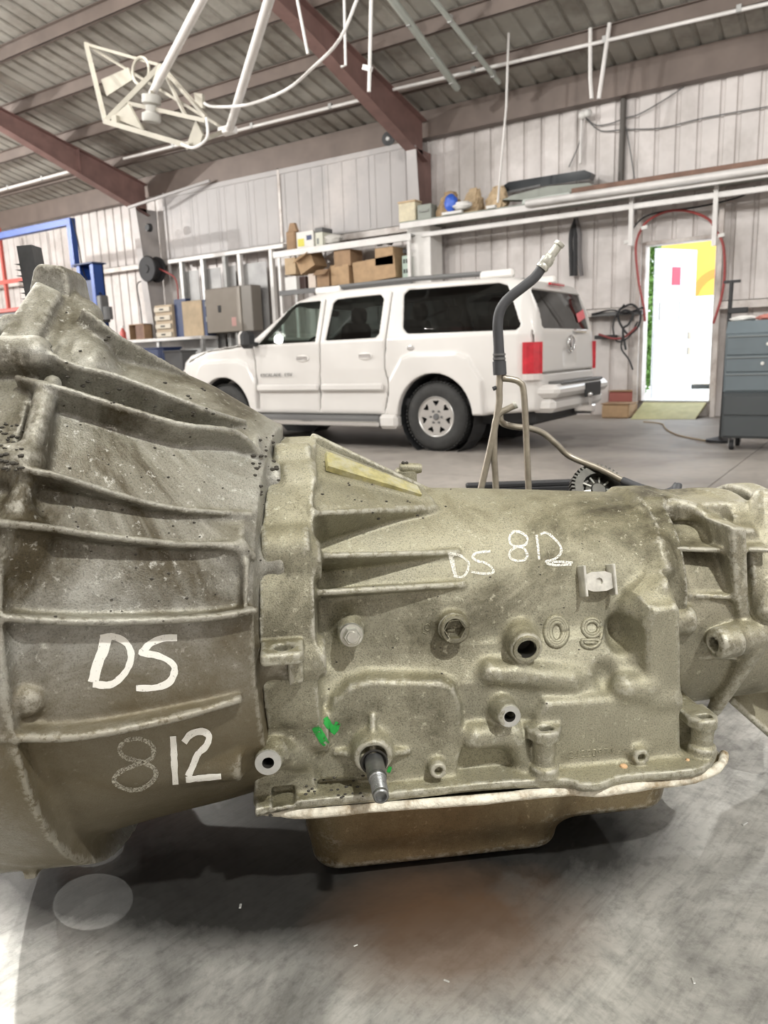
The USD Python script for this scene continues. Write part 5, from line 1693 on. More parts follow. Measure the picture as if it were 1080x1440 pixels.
for k in range(3):
    for j in range(2):
        part(rk, 'slot', bx(s0 + .03 + j * (s1 - s0 - .04) / 2, s0 + .02 + (j + .8) * (s1 - s0 - .04) / 2, pb - .006, pb + .002, zl + .10 + k * .17, zl + .17 + k * .17), M_BLACK)
gr = rm('grinder', 'small dark power tool lying on the upper brown carton', 'power tool')
a, b = R3(533, 341, pb + .15), R3(551, 341, pb + .15)
part(gr, 'tool_body', [tube(spline([a, (a + b) / 2 + [0, 0, .02], b], 4), .05, 10), rod(a + [.05, 0, 0], a + [.05, -.1, -.02], .06)], M_BLACK, True)
# upper tier
pu = pf + .06
t_ = rm('paper_sack', 'small brown paper sack standing on the upper shelf, leftmost', 'paper bag')
s0, s1, z0, z1 = span(401, 322, 415, 346, pu)
zq = zs
part(t_, 'sack', [bx(s0, s1, pu, pu + .22, zq, zq + .36, .02), prism([(s0, zq + .36), (s1, zq + .36), ((s0 + s1) / 2 + .05, zq + .52), ((s0 + s1) / 2 - .05, zq + .52)], pu + .07, pu + .15)], M_CARD2)
for (u0, v0, u1, v1, nm, lb, c1, c2) in [(416, 321, 441, 342, 'parts_box', 'white box with yellow and blue print on the upper shelf', (.80, .78, .74), (.75, .68, .10)), (443, 322, 454, 341, 'parts_box', 'pale box with a dark lid on the upper shelf, next to the printed one', (.68, .68, .58), (.20, .21, .20))]:
    t_ = rm(nm, lb, 'box'); s0, s1, z0, z1 = span(u0, v0, u1, v1, pu)
    part(t_, 'box_body', bx(s0, s1, pu, pu + .3, zs, zs + z1 - z0, .006), mat('pbox_' + str(u0), c1, .6))
    part(t_, 'printed_patch', bx(s0 + .03, s0 + (s1 - s0) * .45, pu - .003, pu + .001, zs + .05, zs + (z1 - z0) * .6), mat('pprint_' + str(u0), c2, .6))
    if u0 == 416:
        part(t_, 'printed_patch', bx(s0 + (s1 - s0) * .6, s1 - .04, pu - .003, pu + .001, zs + .15, zs + (z1 - z0) * .75), M_NAVY)
    else:
        part(t_, 'lid', bx(s0 - .01, s1 + .01, pu - .01, pu + .31, zs + z1 - z0, zs + z1 - z0 + .08, .01), M_GREYP)
t_ = rm('rag_heap', 'heap of pale grey rags at the right of the upper shelf boxes', 'rags')
part(t_, 'rag', blob(R3(466, 335, pu + .15) + [0, 0, -.02], .17, 4, .3, 3, (1.3, .7, .6)), mat('rag', (.62, .60, .56), .9), True)

# ---- long shelf to the right, over the doorway
pr = PW - .85
LA = lambda u, v: at_p(u, v, pr)
s0, s1 = LA(562, 300)[0], -.30
zr = at_p(715, 290, pr)[1]
sr = rm('overhead_shelf', 'long overhead shelf with white front pipe running above the doorway', 'shelf')
part(sr, 'shelf_board', bx(s0, s1, pr, PW - .22, zr - .04, zr), M_GGREY)
part(sr, 'front_channel', bx(s0, s1, pr - .02, pr + .03, zr - .12, zr - .02, .008), M_STUD)
part(sr, 'lower_angle', bx(s0 + .3, s1, pr + .2, pr + .25, zr - .26, zr - .18, .008), M_STUD)
a, b = R3(740, 299, pr - .08), R3(1080, 244, pr - .08)
part(sr, 'pipe', rod((a[0], pr - .08, zr - .02), (s1, pr - .08, zr - .02), .055, 14), M_STUD, 40)
for u in (888, 1006):
    q_ = at_p(u, 300, pr + .22)[0]
    part(sr, 'hanger_post', bx(q_ - .03, q_ + .03, pr + .19, pr + .25, at_p(u, 345, pr + .2)[1], zr - .04), M_STUD)
t_ = solo('timber_plank', T(bx(LA(802, 270)[0], s1, pr + .04, pr + .15, zr, zr + .13, .008), rz=-PHI), M_DKWOOD, 'long reddish brown timber plank lying along the overhead shelf', 'plank')
t_ = rm('plastic_crate', 'cream box at the left end of the overhead shelf, beside the red column', 'box')
u_ = span(559, 281, 583, 304, pr)
part(t_, 'box_body', bx(u_[0], u_[1], pr + .02, pr + .24, zr, zr + u_[3] - u_[2], .01), mat('box_cream2', (.66, .60, .44), .7, 0, .2, 6))
part(t_, 'lid', bx(u_[0] - .01, u_[1] + .01, pr + .01, pr + .25, zr + u_[3] - u_[2], zr + u_[3] - u_[2] + .03, .006), M_CARD3)
t_ = rm('steel_box', 'grey-green steel box between the cream box and the paper bags', 'box')
u_ = span(585, 282, 605, 300, pr)
part(t_, 'box_body', bx(u_[0], u_[1], pr + .03, pr + .25, zr, zr + u_[3] - u_[2], .01), M_GGREY)
part(t_, 'handle', tube([(u_[0] + .05, pr + .03, zr + .15), (u_[0] + .05, pr + .0, zr + .12), (u_[1] - .05, pr + .0, zr + .12), (u_[1] - .05, pr + .03, zr + .15)], .008, 6), M_GALV)


def paper_bag(label, u0, v0, u1, v1, p, sd, mt=M_PAPER):
    s0, s1, z0, z1 = span(u0, v0, u1, v1, p)
    w, h = s1 - s0, z1 - z0
    r = np.random.default_rng(sd)
    n, k = 22, 9
    V = []; F = []
    for j in range(k):
        f = j / (k - 1)
        a = np.linspace(0, 2 * math.pi, n, endpoint=False)
        rr = (1 - .55 * max(0, f - .55) / .45) * (1 + .10 * r.normal(size=n))
        ex = np.sign(np.cos(a)) * np.abs(np.cos(a)) ** .6 * w / 2 * rr
        ey = np.sign(np.sin(a)) * np.abs(np.sin(a)) ** .6 * .17 * rr * (1 - .5 * f)
        V.append(np.stack([ex + (f - .4) * .06, ey, np.full(n, f * h) + .02 * r.normal(size=n) * (j > 0)], 1))
    V = np.vstack(V)
    for j in range(k - 1):
        for i in range(n):
            q_ = (i + 1) % n
            F += [(j * n + i, j * n + q_, (j + 1) * n + q_), (j * n + i, (j + 1) * n + q_, (j + 1) * n + i)]
    t_ = rthing('paper_bag', label, 'paper bag', (s0 + s1) / 2, p + .2, zr)
    part(t_, 'bag', trimesh.Trimesh(V, np.array(F), process=False), mt, False)
    part(t_, 'rolled_top', tube(spline([(-w * .22, 0, h * .97), (0, .02, h * 1.02), (w * .24, 0, h * .96)], 4), .028, 7), mt)


paper_bag('crumpled dark brown paper bag, leftmost of the bags on the overhead shelf', 609, 263, 638, 294, pr + .05, 1, mat('paper_dark', (.38, .27, .16), .85, 0, .2, 9, .6, 18))
paper_bag('tan paper bag in the middle of the overhead shelf bags', 645, 258, 670, 290, pr + .1, 2)
paper_bag('tan paper bag, rightmost, next to the dark panels', 678, 257, 705, 287, pr + .1, 3)
t_ = rm('plastic_bag', 'bright blue plastic bundle in front of the crumpled brown bag', 'bag')
part(t_, 'bundle', blob(R3(633, 285, pr - .0) + [0, .03, 0], .115, 9, .25, 3, (1, .7, 1.2)), mat('bag_blue', (.05, .14, .62), .4), True)
t_ = rm('white_rag', 'white cloth bundle on the overhead shelf beside the blue bundle', 'rags')
part(t_, 'rag', blob(R3(650, 289, pr + .02), .12, 12, .3, 3, (1.5, .7, .55)), M_PLAST, True)


def slab_px(name, label, cat_, pts, p0, p1, mtl, edge=None):
    t_ = rm(name, label, cat_)
    P = [at_p(u, v, p0) for u, v in pts]
    part(t_, 'panel', prism(P, p0, p1), mtl)
    if edge is not None:
        part(t_, 'edge_trim', prism([P[0], P[1], (P[1][0], P[1][1] + .03), (P[0][0], P[0][1] + .03)], p0 - .01, p0), edge)
    return t_


slab_px('sheet_metal', 'shiny black car panel, topmost of the panels on the overhead shelf', 'car panel', [(704, 274), (760, 262), (828, 252), (832, 243), (822, 239), (715, 256), (704, 264)], pr + .40, pr + .60, M_GLASSD, M_GREYP)
slab_px('sheet_metal', 'curved grey panel lying under the shiny black one on the overhead shelf', 'car panel', [(706, 281), (800, 281), (845, 268), (828, 257), (770, 262), (722, 274)], pr + .17, pr + .38, M_GGREY)
slab_px('sheet_metal', 'pale green glass panel edge lying lowest, against the timber plank', 'car panel', [(733, 290), (801, 278), (801, 270), (735, 281)], pr + .04, pr + .15, mat('panel_pale', (.46, .50, .46), .3))
for k, (u0, u1) in enumerate([(622, 650), (684, 697), (740, 790)]):
    a, b = at_p(u0, 297, pr - .03)[0], at_p(u1, 295, pr - .03)[0]
    solo('shelf_strip', T(bx(a, b, pr - .06, pr + .02, zr, zr + .045, .006), rz=-PHI), M_PLAST, ['short white strip on the overhead shelf edge, under the paper bags', 'smallest white strip on the overhead shelf edge, below the rightmost paper bag', 'long white strip on the overhead shelf edge, under the grey panel'][k], 'strip')

# ---- left half of the wall: studs, enclosure, organiser, reel
ps = PW - .45
fr = rm('stud_frame', 'open frame of white steel studs standing against the far wall', 'stud frame')
z1 = at_p(310, 357, ps)[1]
a, b = at_p(236, 366, ps)[0], at_p(398, 345, ps)[0]
part(fr, 'top_plate', bx(a, b, ps, ps + .12, z1 - .05, z1 + .03, .005), M_STUD)
for u in (254, 284, 315, 336, 381):
    q_ = at_p(u, 380, ps)[0]
    part(fr, 'stud', bx(q_ - .045, q_ + .045, ps + .005, ps + .10, 0, z1 - .05, .005), M_STUD if u in (381, 336) else M_GALV)
for u0, u1 in ((256, 282), (286, 313), (317, 334), (338, 378)):
    a, b = at_p(u0, 400, ps + .15)[0], at_p(u1, 400, ps + .15)[0]
    part(fr, 'steel_sheet', bx(a, b, ps + .11, ps + .12, .3, z1 - .25), mat('sheet_grey', (.33, .325, .32), .5, .2, .2, 2.5))
pe = ps - .30
en = rm('electrical_enclosure', 'large greige steel electrical cabinet hung on the stud frame', 'electrical cabinet')
s0, s1, z0, z1_ = span(288, 407, 343, 466, pe)
part(en, 'cabinet_body', bx(s0, s1 + .28, pe, ps, z0, z1_, .012), mat('enclosure_dark', (.20, .18, .155), .5))
part(en, 'cabinet_door', bx(s0 + .01, s1 - .02, pe - .025, pe, z0 + .01, z1_ - .01, .008), M_GREIGE)
part(en, 'door_latch', bx(s0 + .38, s0 + .46, pe - .04, pe - .025, (z0 + z1_) / 2 - .04, (z0 + z1_) / 2 + .1, .004), M_BLACK)
part(en, 'warning_sticker', bx(s1 - .30, s1 - .17, pe - .028, pe - .0255, z0 + .12, z0 + .30), mat('sticker_pink', (.62, .36, .33), .6))
for zq in (z0 + .3, z1_ - .3):
    part(en, 'hinge', rod((s0 + .005, pe - .02, zq - .05), (s0 + .005, pe - .02, zq + .05), .014), M_GALV)
part(en, 'conduit', rod((s1 - .3, pe + .1, 0), (s1 - .3, pe + .1, z0), .03), M_GALV)
og = rm('parts_organiser', 'wooden parts cabinet with four drawers, dark gap and plywood door', 'cabinet')
po = pe + .02
s0, s1, z0, z1_ = span(216, 430, 244, 475, po)
zz0 = z0
part(og, 'cabinet_body', bx(s0, s1, po + .02, po + .25, z0, z1_, .006), mat('organiser_tan', (.45, .36, .26), .7))
for k in range(4):
    h = (z1_ - z0) / 4
    dr = part(og, 'drawer', bx(s0 + .03, s1 - .03, po - .03, po + .02, z0 + k * h + .03, z0 + (k + 1) * h - .05, .006), mat('drawer_cream', (.60, .54, .44), .6))
    part(dr, 'drawer_pull', bx((s0 + s1) / 2 - .06, (s0 + s1) / 2 + .06, po - .045, po - .03, z0 + (k + .45) * h - .015, z0 + (k + .45) * h + .015), M_BLACK)
s2 = at_p(258, 450, po)[0]
part(og, 'open_bay', bx(s1, s2, po + .10, po + .25, z0, z1_ + .1), M_NAVY)
s3 = at_p(286, 450, po)[0]
part(og, 'plywood_door', bx(s2, s3, po - .02, po + .03, z0, at_p(270, 423, po)[1], .006), M_WOOD)
part(og, 'side_board', bx(s3, s3 + .10, po, po + .25, z0, at_p(270, 423, po)[1]), M_NAVY)
bc = rm('workbench', 'low bench ledge under the wooden parts cabinet', 'bench')
a, b = at_p(172, 472, po)[0], s3 + .15
part(bc, 'bench_top', bx(a, b, po - .25, po + .26, zz0 - .07, zz0, .008), M_STUD)
part(bc, 'bench_back', bx(a, b, po + .22, po + .25, .1, zz0 - .07), M_GALV)
for q_ in (a + .05, (a + b) / 2, b - .05):
    part(bc, 'leg', bx(q_ - .04, q_ + .04, po - .2, po - .12, 0, zz0 - .07), M_GALV)
wbx = rm('wooden_box', 'small open brown wooden box on the bench ledge', 'wooden box')
s0, s1, z0, z1_ = span(180, 449, 203, 470, po)
d_ = .24
part(wbx, 'box_body', [bx(s0, s1, po + d_ - .015, po + d_, zz0, zz0 + .36), bx(s0, s0 + .015, po, po + d_, zz0, zz0 + .36), bx(s1 - .015, s1, po, po + d_, zz0, zz0 + .36), bx(s0, s1, po, po + d_, zz0, zz0 + .02), bx(s0, s1, po, po + d_, zz0 + .34, zz0 + .36)], M_CARD2)
part(wbx, 'shelf_insert', bx(s0 + (s1 - s0) * .42, s1 - .01, po + .01, po + .03, zz0 + .02, zz0 + .34), M_DKWOOD)
rb_ = rm('spray_bottle', 'red bottle beside the small wooden box', 'bottle')
c = R3(173, 470, po + .1); c[2] = zz0
part(rb_, 'bottle', lathe([(1e-4, 0), (.07, 0), (.075, .02), (.075, .20), (.03, .27), (.025, .30), (1e-4, .30)], c, c + [0, 0, 1], 16), mat('bottle_red', (.62, .12, .10), .3), 40)
part(rb_, 'trigger', bx(c[0] - .06, c[0] + .03, c[1] - .02, c[1] + .02, zz0 + .30, zz0 + .35, .006), M_PLAST)
for k, (u, v, lb, mt_, sz) in enumerate([(238, 488, 'navy blue bin on the floor below the parts cabinet', M_NAVY, (.5, .5, .42)), (262, 492, 'dark grey tub below the plywood door', M_GREYP, (.45, .45, .35))]):
    c = R3(u, 520, po - .2)
    t_ = rthing('floor_bin', lb, 'bin', c[0], po - .5, 0)
    part(t_, 'bin_body', bx(-sz[0], sz[0], -sz[1] / 2, sz[1] / 2, 0, at_p(u, v, po - .5)[1], .03), mt_)
    part(t_, 'bin_rim', bx(-sz[0] - .02, sz[0] + .02, -sz[1] / 2 - .02, sz[1] / 2 + .02, at_p(u, v, po - .5)[1] - .04, at_p(u, v, po - .5)[1] + .0, .01), mt_)
hr_ = rm('hose_reel', 'round black hose reel mounted on the far wall', 'hose reel')
c = R3(206, 378, PW - .62)
part(hr_, 'drum', lathe([(1e-4, -.02), (.08, -.02), (.09, 0), (.27, 0), (.285, .02), (.285, .06), (.18, .08), (.18, .26), (.285, .28), (.285, .32), (1e-4, .32)], c, c + [0, 1, 0], 32), M_RUBB, 35)
part(hr_, 'bracket', bx(c[0] - .05, c[0] + .05, c[1] + .32, PW - .21, c[2] - .15, c[2] + .15), M_GALV)
part(hr_, 'coiled_hose', tube([c + [.215 * math.cos(a), .1 + .02 * a / 6.28, .215 * math.sin(a)] for a in np.linspace(0, 6 * 2 * math.pi, 140)], .012, 6), M_RUBB)
part(hr_, 'loose_hose', tube(spline([c + [.2, .2, .0], R3(226, 379, PW - .45), R3(243, 388, PW - .45), R3(249, 400, PW - .46), R3(251, 425, PW - .5), R3(252, 431, PW - .6)], 5), .017, 7), M_REDH)
part(hr_, 'down_hose', tube(spline([c + [-.15, .1, -.24], R3(193, 400, PW - .5), R3(197, 430, PW - .5), R3(200, 455, PW - .5)], 5), .014, 6), M_RUBB)
vb = solo('wall_vent', T(lathe([(1e-4, -.03), (.07, -.03), (.085, 0), (.09, .06)], R3(208, 320, PW - .85), R3(208, 320, PW - .85) + [0, 1, 0], 18), rz=-PHI), M_BLACK, 'small round dark fitting on the white column above the hose reel', 'vent')

# ---- blue two-post lift, red rack, at the far left
pl_ = 10.2
lf_ = rm('car_lift', 'blue two-post vehicle lift standing before the far wall at left', 'car lift')
a0, a1 = at_p(110, 400, pl_)[0], at_p(133, 400, pl_)[0]
zt = at_p(120, 372, pl_)[1]
part(lf_, 'column', [loft_x([(pl_, 0), (pl_, zt), (pl_ + .25, zt), (pl_ + .25, 0)], a0, a0 + .03), loft_x([(pl_, 0), (pl_, zt), (pl_ + .25, zt), (pl_ + .25, 0)], a1 - .03, a1), bx(a0, a1, pl_ + .22, pl_ + .25, 0, zt), bx(a0 + .03, a0 + .1, pl_, pl_ + .02, 0, zt), bx(a1 - .1, a1 - .03, pl_, pl_ + .02, 0, zt)], M_BLUE)
part(lf_, 'cap_plate', bx(a0 - .10, a1 + .05, pl_ - .05, pl_ + .3, zt, zt + .03, .006), M_NAVY)
part(lf_, 'carriage', bx(a0 + .02, a1 - .02, pl_ + .02, pl_ + .2, .6, zt - .3, .01), M_NAVY)
t0, t1 = R3(106, 372, pl_ + .12), R3(103, 312, pl_ + .12)
part(lf_, 'overhead_post', bar((t0[0], t0[1], zt), (t0[0], t1[1], at_p(103, 306, pl_ + .12)[1]), .13, .13), M_BLUE)
zt2 = at_p(103, 306, pl_ + .12)[1]
part(lf_, 'overhead_beam', bx(t0[0] - 4.0, t0[0] + .07, pl_ + .05, pl_ + .19, zt2 - .14, zt2, .008), M_BLUE)
part(lf_, 'hydraulic_hose', tube(spline([(t0[0] + .09, pl_ + .1, zt2 - .02), (t0[0] + .20, pl_ + .1, zt2 - .5), (t0[0] + .30, pl_ + .1, zt - .2), (a1 + .05, pl_ + .1, zt - .6)], 5), .014, 6), M_RUBB)
part(lf_, 'power_unit', [bx(a1, a1 + .14, pl_, pl_ + .2, zt - 1.15, zt - .62, .02), rod((a1 + .2, pl_ + .1, zt - 1.1), (a1 + .2, pl_ + .1, zt - .85), .09)], M_GREYP)
rr_ = rm('steel_rack', 'red steel rack with a cross rail at the left edge of the shop', 'rack')
pk = 11.6
for u in (-25, 6):
    s_ = at_p(u, 400, pk)[0]
    part(rr_, 'upright', bx(s_ - .04, s_ + .04, pk, pk + .08, 0, at_p(6, 318, pk)[1], .004), M_REDP if u == 6 else mat('rack_brown', (.30, .2, .17), .5))
for v in (397, 437):
    zq = at_p(6, v, pk)[1]
    part(rr_, 'cross_rail', bx(at_p(-30, v, pk)[0], at_p(40, v, pk)[0], pk - .02, pk, zq - .05, zq + .05, .004), M_REDP)
tc_ = rm('tool_cart', 'dark grey tool cart with a red rim at the left edge, behind the bell housing', 'tool cart')
s0, s1, z0, z1_ = span(-40, 440, 62, 520, 8.2)
part(tc_, 'cart_body', bx(s0, s1, 8.2, 8.9, .12, z1_ - .06, .02), M_GREYP)
part(tc_, 'red_rim', bx(s0 - .01, s1 + .01, 8.19, 8.91, z1_ - .06, z1_, .008), M_REDP)
for k in range(3):
    part(tc_, 'drawer_front', bx(s0 + .04, s1 - .04, 8.18, 8.2, .2 + k * .28, .45 + k * .28, .006), M_BLACK)
for x in (s0 + .1, s1 - .1):
    part(tc_, 'caster', lathe([(1e-4, 0), (.06, 0), (.06, .04), (1e-4, .04)], (x, 8.3, .06), (x, 8.34, .06), 16), M_RUBB)

# ---- by the doorway: toolbox, pole, hoses, cables, boxes on the floor
def tool_chest():
    s0, p0 = at_floor(1012, 633)
    t_ = rthing('tool_chest', 'tall dark grey-blue rolling tool chest at the right edge, by the doorway', 'tool chest', s0, p0, 0)
    top = at_p(1018, 452, p0)[1]
    w, d = 1.15, .52
    M_TC = mat('chest_blue', (.155, .19, .21), .42, .1, .08, 2)
    M_TCD = mat('chest_dark', (.075, .085, .09), .45, .1, .08, 2)
    part(t_, 'upper_box', [bx(0, w, .0, d, .60, top - .12, .012), loft_x([(0, top - .125), (d, top - .125), (d, top), (.10, top)], .0, w)], M_TC)
    part(t_, 'lower_cabinet', bx(0, w, 0, d, .13, .60, .012), M_TCD)
    for k, (a, b) in enumerate([(.62, .80), (.81, .97), (.98, top - .14)]):
        dr = part(t_, 'drawer', bx(.02, w - .02, -.014, 0, a, b, .005), M_TC)
        part(dr, 'drawer_pull', bx(.02, w - .02, -.026, -.014, b - .025, b - .008, .003), mat('pull_grey', (.22, .25, .26), .4, .3))
        if k in (1, 2):
            part(dr, 'lock_knob', lathe([(.018, 0), (.016, .012), (1e-4, .014)], (.40 if k == 2 else .36, -.014, (a + b) / 2), (.40 if k == 2 else .36, -.1, (a + b) / 2), 14), M_PLAST)
    for k in range(2):
        part(t_, 'drawer', bx(.02, w - .02, -.014, 0, .15 + k * .22, .35 + k * .22, .005), M_TCD)
    for x in (.10, w - .10):
        for y in (.08, d - .08):
            c_ = part(t_, 'caster', lathe([(1e-4, 0), (.045, 0), (.05, .01), (.05, .03), (.045, .04), (1e-4, .04)], (x - .02, y, .05), (x + .02, y, .05), 18), M_RUBB)
            part(c_, 'caster_fork', [bx(x - .03, x - .024, y - .03, y + .03, .04, .13), bx(x + .024, x + .03, y - .03, y + .03, .04, .13)], M_GALV)
    return s0, p0, top, w, d


ts, tp, tt, tw, td = tool_chest()
pj = rm('floor_jack_handle', 'dark T-handled pole rising behind the left corner of the tool chest', 'pole')
c = R3(1026, 455, tp + .75); e = R3(1029, 396, tp + .75)
part(pj, 'shaft', rod((c[0] - .03, tp + .75, 0), (e[0], tp + .75, e[2]), .022), M_BLACK)
part(pj, 'handle', bar((e[0] - .08, tp + .75, e[2]), (e[0] + .09, tp + .75, e[2]), .03, .03), M_BLACK)
part(pj, 'foot', lathe([(1e-4, 0), (.16, 0), (.16, .03), (.03, .06)], (c[0] - .03, tp + .75, 0), (c[0] - .03, tp + .75, 1), 20), M_BLACK)
part(pj, 'gauge', bx(e[0] - .02, e[0] + .18, tp + .72, tp + .78, e[2] - .34, e[2] - .28, .006), M_BLACK)
tr = np.random.default_rng(11)
for k, (dx, mt_, nm, lb, ct) in enumerate([(.12, M_PLAST, 'rag', 'white rag crumpled on the left of the tool chest top', 'rag'), (.36, mat('rag_red', (.55, .22, .18), .9), 'rag', 'red shop rag crumpled on the tool chest top', 'rag'), (.60, mat('rag_blue', (.30, .36, .45), .9), 'rag', 'bluish rag at the right of the red rag on the tool chest', 'rag')]):
    t_ = rthing(nm, lb, ct, ts + dx, tp + .28, tt)
    part(t_, 'cloth', blob((0, 0, .025), .10, 20 + k, .35, 3, (1.2, 1, .34)), mt_, True)
ah = rm('air_hose', 'dark red air hose looped in an arch over the doorway', 'hose')
pth = [(1003, 455), (1014, 420), (1019, 385), (1017, 345), (1007, 325), (996, 308), (968, 297), (940, 297), (916, 307), (902, 322), (894, 348), (898, 395), (905, 430), (907, 452)]
part(ah, 'hose', tube(spline([R3(u, v, PW - .27) for u, v in pth], 5), .019, 8), M_REDH)
part(ah, 'hose_end', tube(spline([R3(u, v, PW - .27) for u, v in [(884, 340), (890, 322), (905, 306), (930, 298), (975, 292), (1010, 285), (1045, 275), (1062, 262)]], 5), .013, 6), M_RUBB)
for (u, v) in [(906, 320), (1014, 331), (882, 340)]:
    part(ah, 'hose_fitting', bar(R3(u - 4, v + 1, PW - .27), R3(u + 5, v - 1, PW - .27), .05, .05), M_PLAST)
cb = rm('cable_bundle', 'tangle of black cables hung on the wall left of the doorway', 'cables')
for i, pts in enumerate([[(832, 442), (860, 436), (880, 440), (905, 432)], [(868, 440), (872, 455), (884, 470), (898, 458), (900, 440), (888, 428), (870, 436)], [(878, 428), (866, 445), (862, 462), (868, 480), (884, 474), (897, 452)], [(842, 470), (862, 476), (878, 474), (895, 460)], [(876, 470), (874, 490), (884, 505), (890, 520)], [(872, 440), (880, 436), (890, 442), (884, 456), (876, 464), (880, 492)]]):
    part(cb, 'cable', tube(spline([R3(u, v, PW - .30 - .015 * i) for u, v in pts], 6), .014 + .004 * (i % 2), 6), M_RUBB if i != 3 else mat('cable_red', (.28, .07, .07), .6))
part(cb, 'hook_rail', bx(*[at_p(832, 440, PW - .26)[0], at_p(903, 440, PW - .26)[0]], PW - .27, PW - .21, at_p(865, 441, PW - .26)[1] - .03, at_p(865, 441, PW - .26)[1] + .03, .004), M_GREYP)
part(cb, 'hook_rail', bx(*[at_p(836, 474, PW - .26)[0], at_p(862, 474, PW - .26)[0]], PW - .27, PW - .01, at_p(850, 474, PW - .26)[1] - .03, at_p(850, 474, PW - .26)[1] + .03, .004), M_BLACK)
hs = rm('lifting_strap', 'black webbing strap hanging doubled on the wall above the SUV', 'strap')
for u0, u1 in ((803, 804), (809, 809), (815, 818)):
    part(hs, 'web', tube(spline([R3(810, 308, PW - .12), R3(u0, 330, PW - .13), R3(u0, 360, PW - .13), R3(u1, 388, PW - .12)], 4), .035, 6), M_RUBB if u0 != 815 else mat('strap_grey', (.16, .15, .15), .7))
part(hs, 'hook', bar(R3(810, 300, PW - .10), R3(810, 312, PW - .10), .04, .04), M_GALV)
for (u0, v0, u1, v1, lb, mt_, dd, ch) in [(846, 569, 884, 587, 'flattened brown cardboard box on the floor behind the SUV bumper', M_CARD, .5, 0), (856, 551, 891, 566, 'red and brown case standing behind the flattened cardboard box', mat('case_red', (.36, .12, .10), .6), .3, 1)]:
    s0, p0 = at_floor(865, 588)
    p0 -= .02 if not ch else -.42
    a = span(u0, v0, u1, v1, p0)
    t_ = rthing('floor_box', lb, 'box', (a[0] + a[1]) / 2, p0, 0)
    h = a[3] - (0 if True else a[2])
    part(t_, 'box_body', bx(-(a[1] - a[0]) / 2, (a[1] - a[0]) / 2, 0, dd, 0, max(.15, a[3]), .02), mt_)
    part(t_, 'box_lid', bx(-(a[1] - a[0]) / 2 - .01, (a[1] - a[0]) / 2 + .01, -.01, dd + .01, max(.15, a[3]), max(.15, a[3]) + .02, .005), M_CARD2)
# cord on the floor before the ramp
fc = rm('extension_cord', 'tan extension cord lying on the floor in front of the ramp', 'cord')
part(fc, 'cord', tube(spline([np.array([*at_floor(u, v), .012]) for u, v in [(905, 594), (930, 597), (936, 604), (950, 612), (975, 618), (1005, 622), (1040, 618)]], 5), .010, 6), mat('cord_tan', (.42, .33, .22), .6))
# bracing, wires on the wall
wl_ = rm('wall_cable', 'grey cables drooping across the upper right wall panels', 'cable')
for pts in [[(823, 165), (838, 176), (858, 174), (880, 166), (900, 160), (935, 140), (962, 122)], [(825, 168), (845, 184), (880, 182), (930, 180), (990, 166), (1080, 150)], [(880, 178), (886, 210), (893, 255)], [(820, 165), (815, 200), (800, 235)]]:
    part(wl_, 'cable', tube(spline([R3(u, v, PW - .06) for u, v in pts], 5), .009, 5), M_GREYP)
lt = rm('spot_light', 'small white twin spot lamp on the wall near the roof', 'lamp')
part(lt, 'lamp_head', blob(R3(819, 162, PW - .2), .06, 3, .05, 2), M_PLAST, True)
part(lt, 'lamp_head', blob(R3(827, 159, PW - .2), .06, 4, .05, 2), M_PLAST, True)
part(lt, 'stem', rod(R3(818, 166, PW - .1), R3(816, 230, PW - .1), .02), M_STUD)
dp = rm('drain_pipe', 'dark vertical downpipe on the upper wall right of the red column', 'pipe')
part(dp, 'pipe', [rod(R3(877, 138, PW - .06), R3(873, 258, PW - .06), .045)], mat('pipe_dark', (.10, .09, .08), .5))
bw = rm('beacon', 'round dark warning horn under the knee of the red rafter', 'horn')
c = R3(547, 196, PW - 1.0)
part(bw, 'horn_body', lathe([(1e-4, -.14), (.06, -.14), (.09, -.02), (.11, .06), (1e-4, .08)], c, c + [.3, -1, -.1], 20), M_BLACK, 40)
part(bw, 'horn_lens', lathe([(1e-4, .10), (.03, .095), (.04, .07)], c, c + [.3, -1, -.1], 14), M_GALV)
part(bw, 'bracket', rod(c, c + [.12, .2, .25], .02), M_GALV)

# ---- under the roof
def zroof_under(p): return roof_z(p) - .22
hf = rm('ceiling_rig', 'white triangulated steel frame hung from the roof on two slanting tubes', 'hanging frame')
ph = 6.0
M_FR = mat('frame_cream', (.36, .335, .28), .5, .1, .12, 4)
bars = [((148, 171), (268, 206), 6.0, 6.0, .05), ((148, 171), (121, 62), 6.0, 6.6, .045), ((148, 171), (226, 92), 6.0, 6.5, .05), ((226, 92), (290, 165), 6.5, 6.0, .035), ((180, 145), (290, 170), 6.2, 6.0, .04), ((226, 92), (214, 130), 6.5, 6.2, .04), ((262, 208), (318, 183), 6.0, 6.4, .04), ((160, 168), (200, 180), 6.0, 6.4, .08), ((121, 62), (226, 92), 6.6, 6.5, .03), ((121, 62), (318, 183), 6.6, 6.8, .03), ((230, 100), (262, 165), 6.7, 6.4, .03)]
for a, b, pa, pb_, r in bars:
    part(hf, 'frame_bar', bar(R3(*a, pa), R3(*b, pb_), r, r), M_FR)
for a, b in (((322, 184), (380, -5)), ((214, 132), (290, -12))):
    A = R3(*a, 6.4 if a[0] > 300 else 6.3); B = R3(*b, 5.2)
    d = (B - A); tt_ = (zroof_under(A[1]) - A[2]) / max(d[2] + d[1] * SLOPE, .1)
    part(hf, 'hanger_tube', rod(A, A + d * min(max(tt_, 1.0), 2.0), .042, 12), M_STUD, 40)
part(hf, 'foot_plate', bx(*(lambda c: (c[0] - .10, c[0] + .08, c[1] - .06, c[1] + .06, c[2] - .03, c[2] + .04))(R3(321, 184, 6.4)), .008), M_STUD)
t = np.linspace(0, 2 * math.pi * .8, 22)
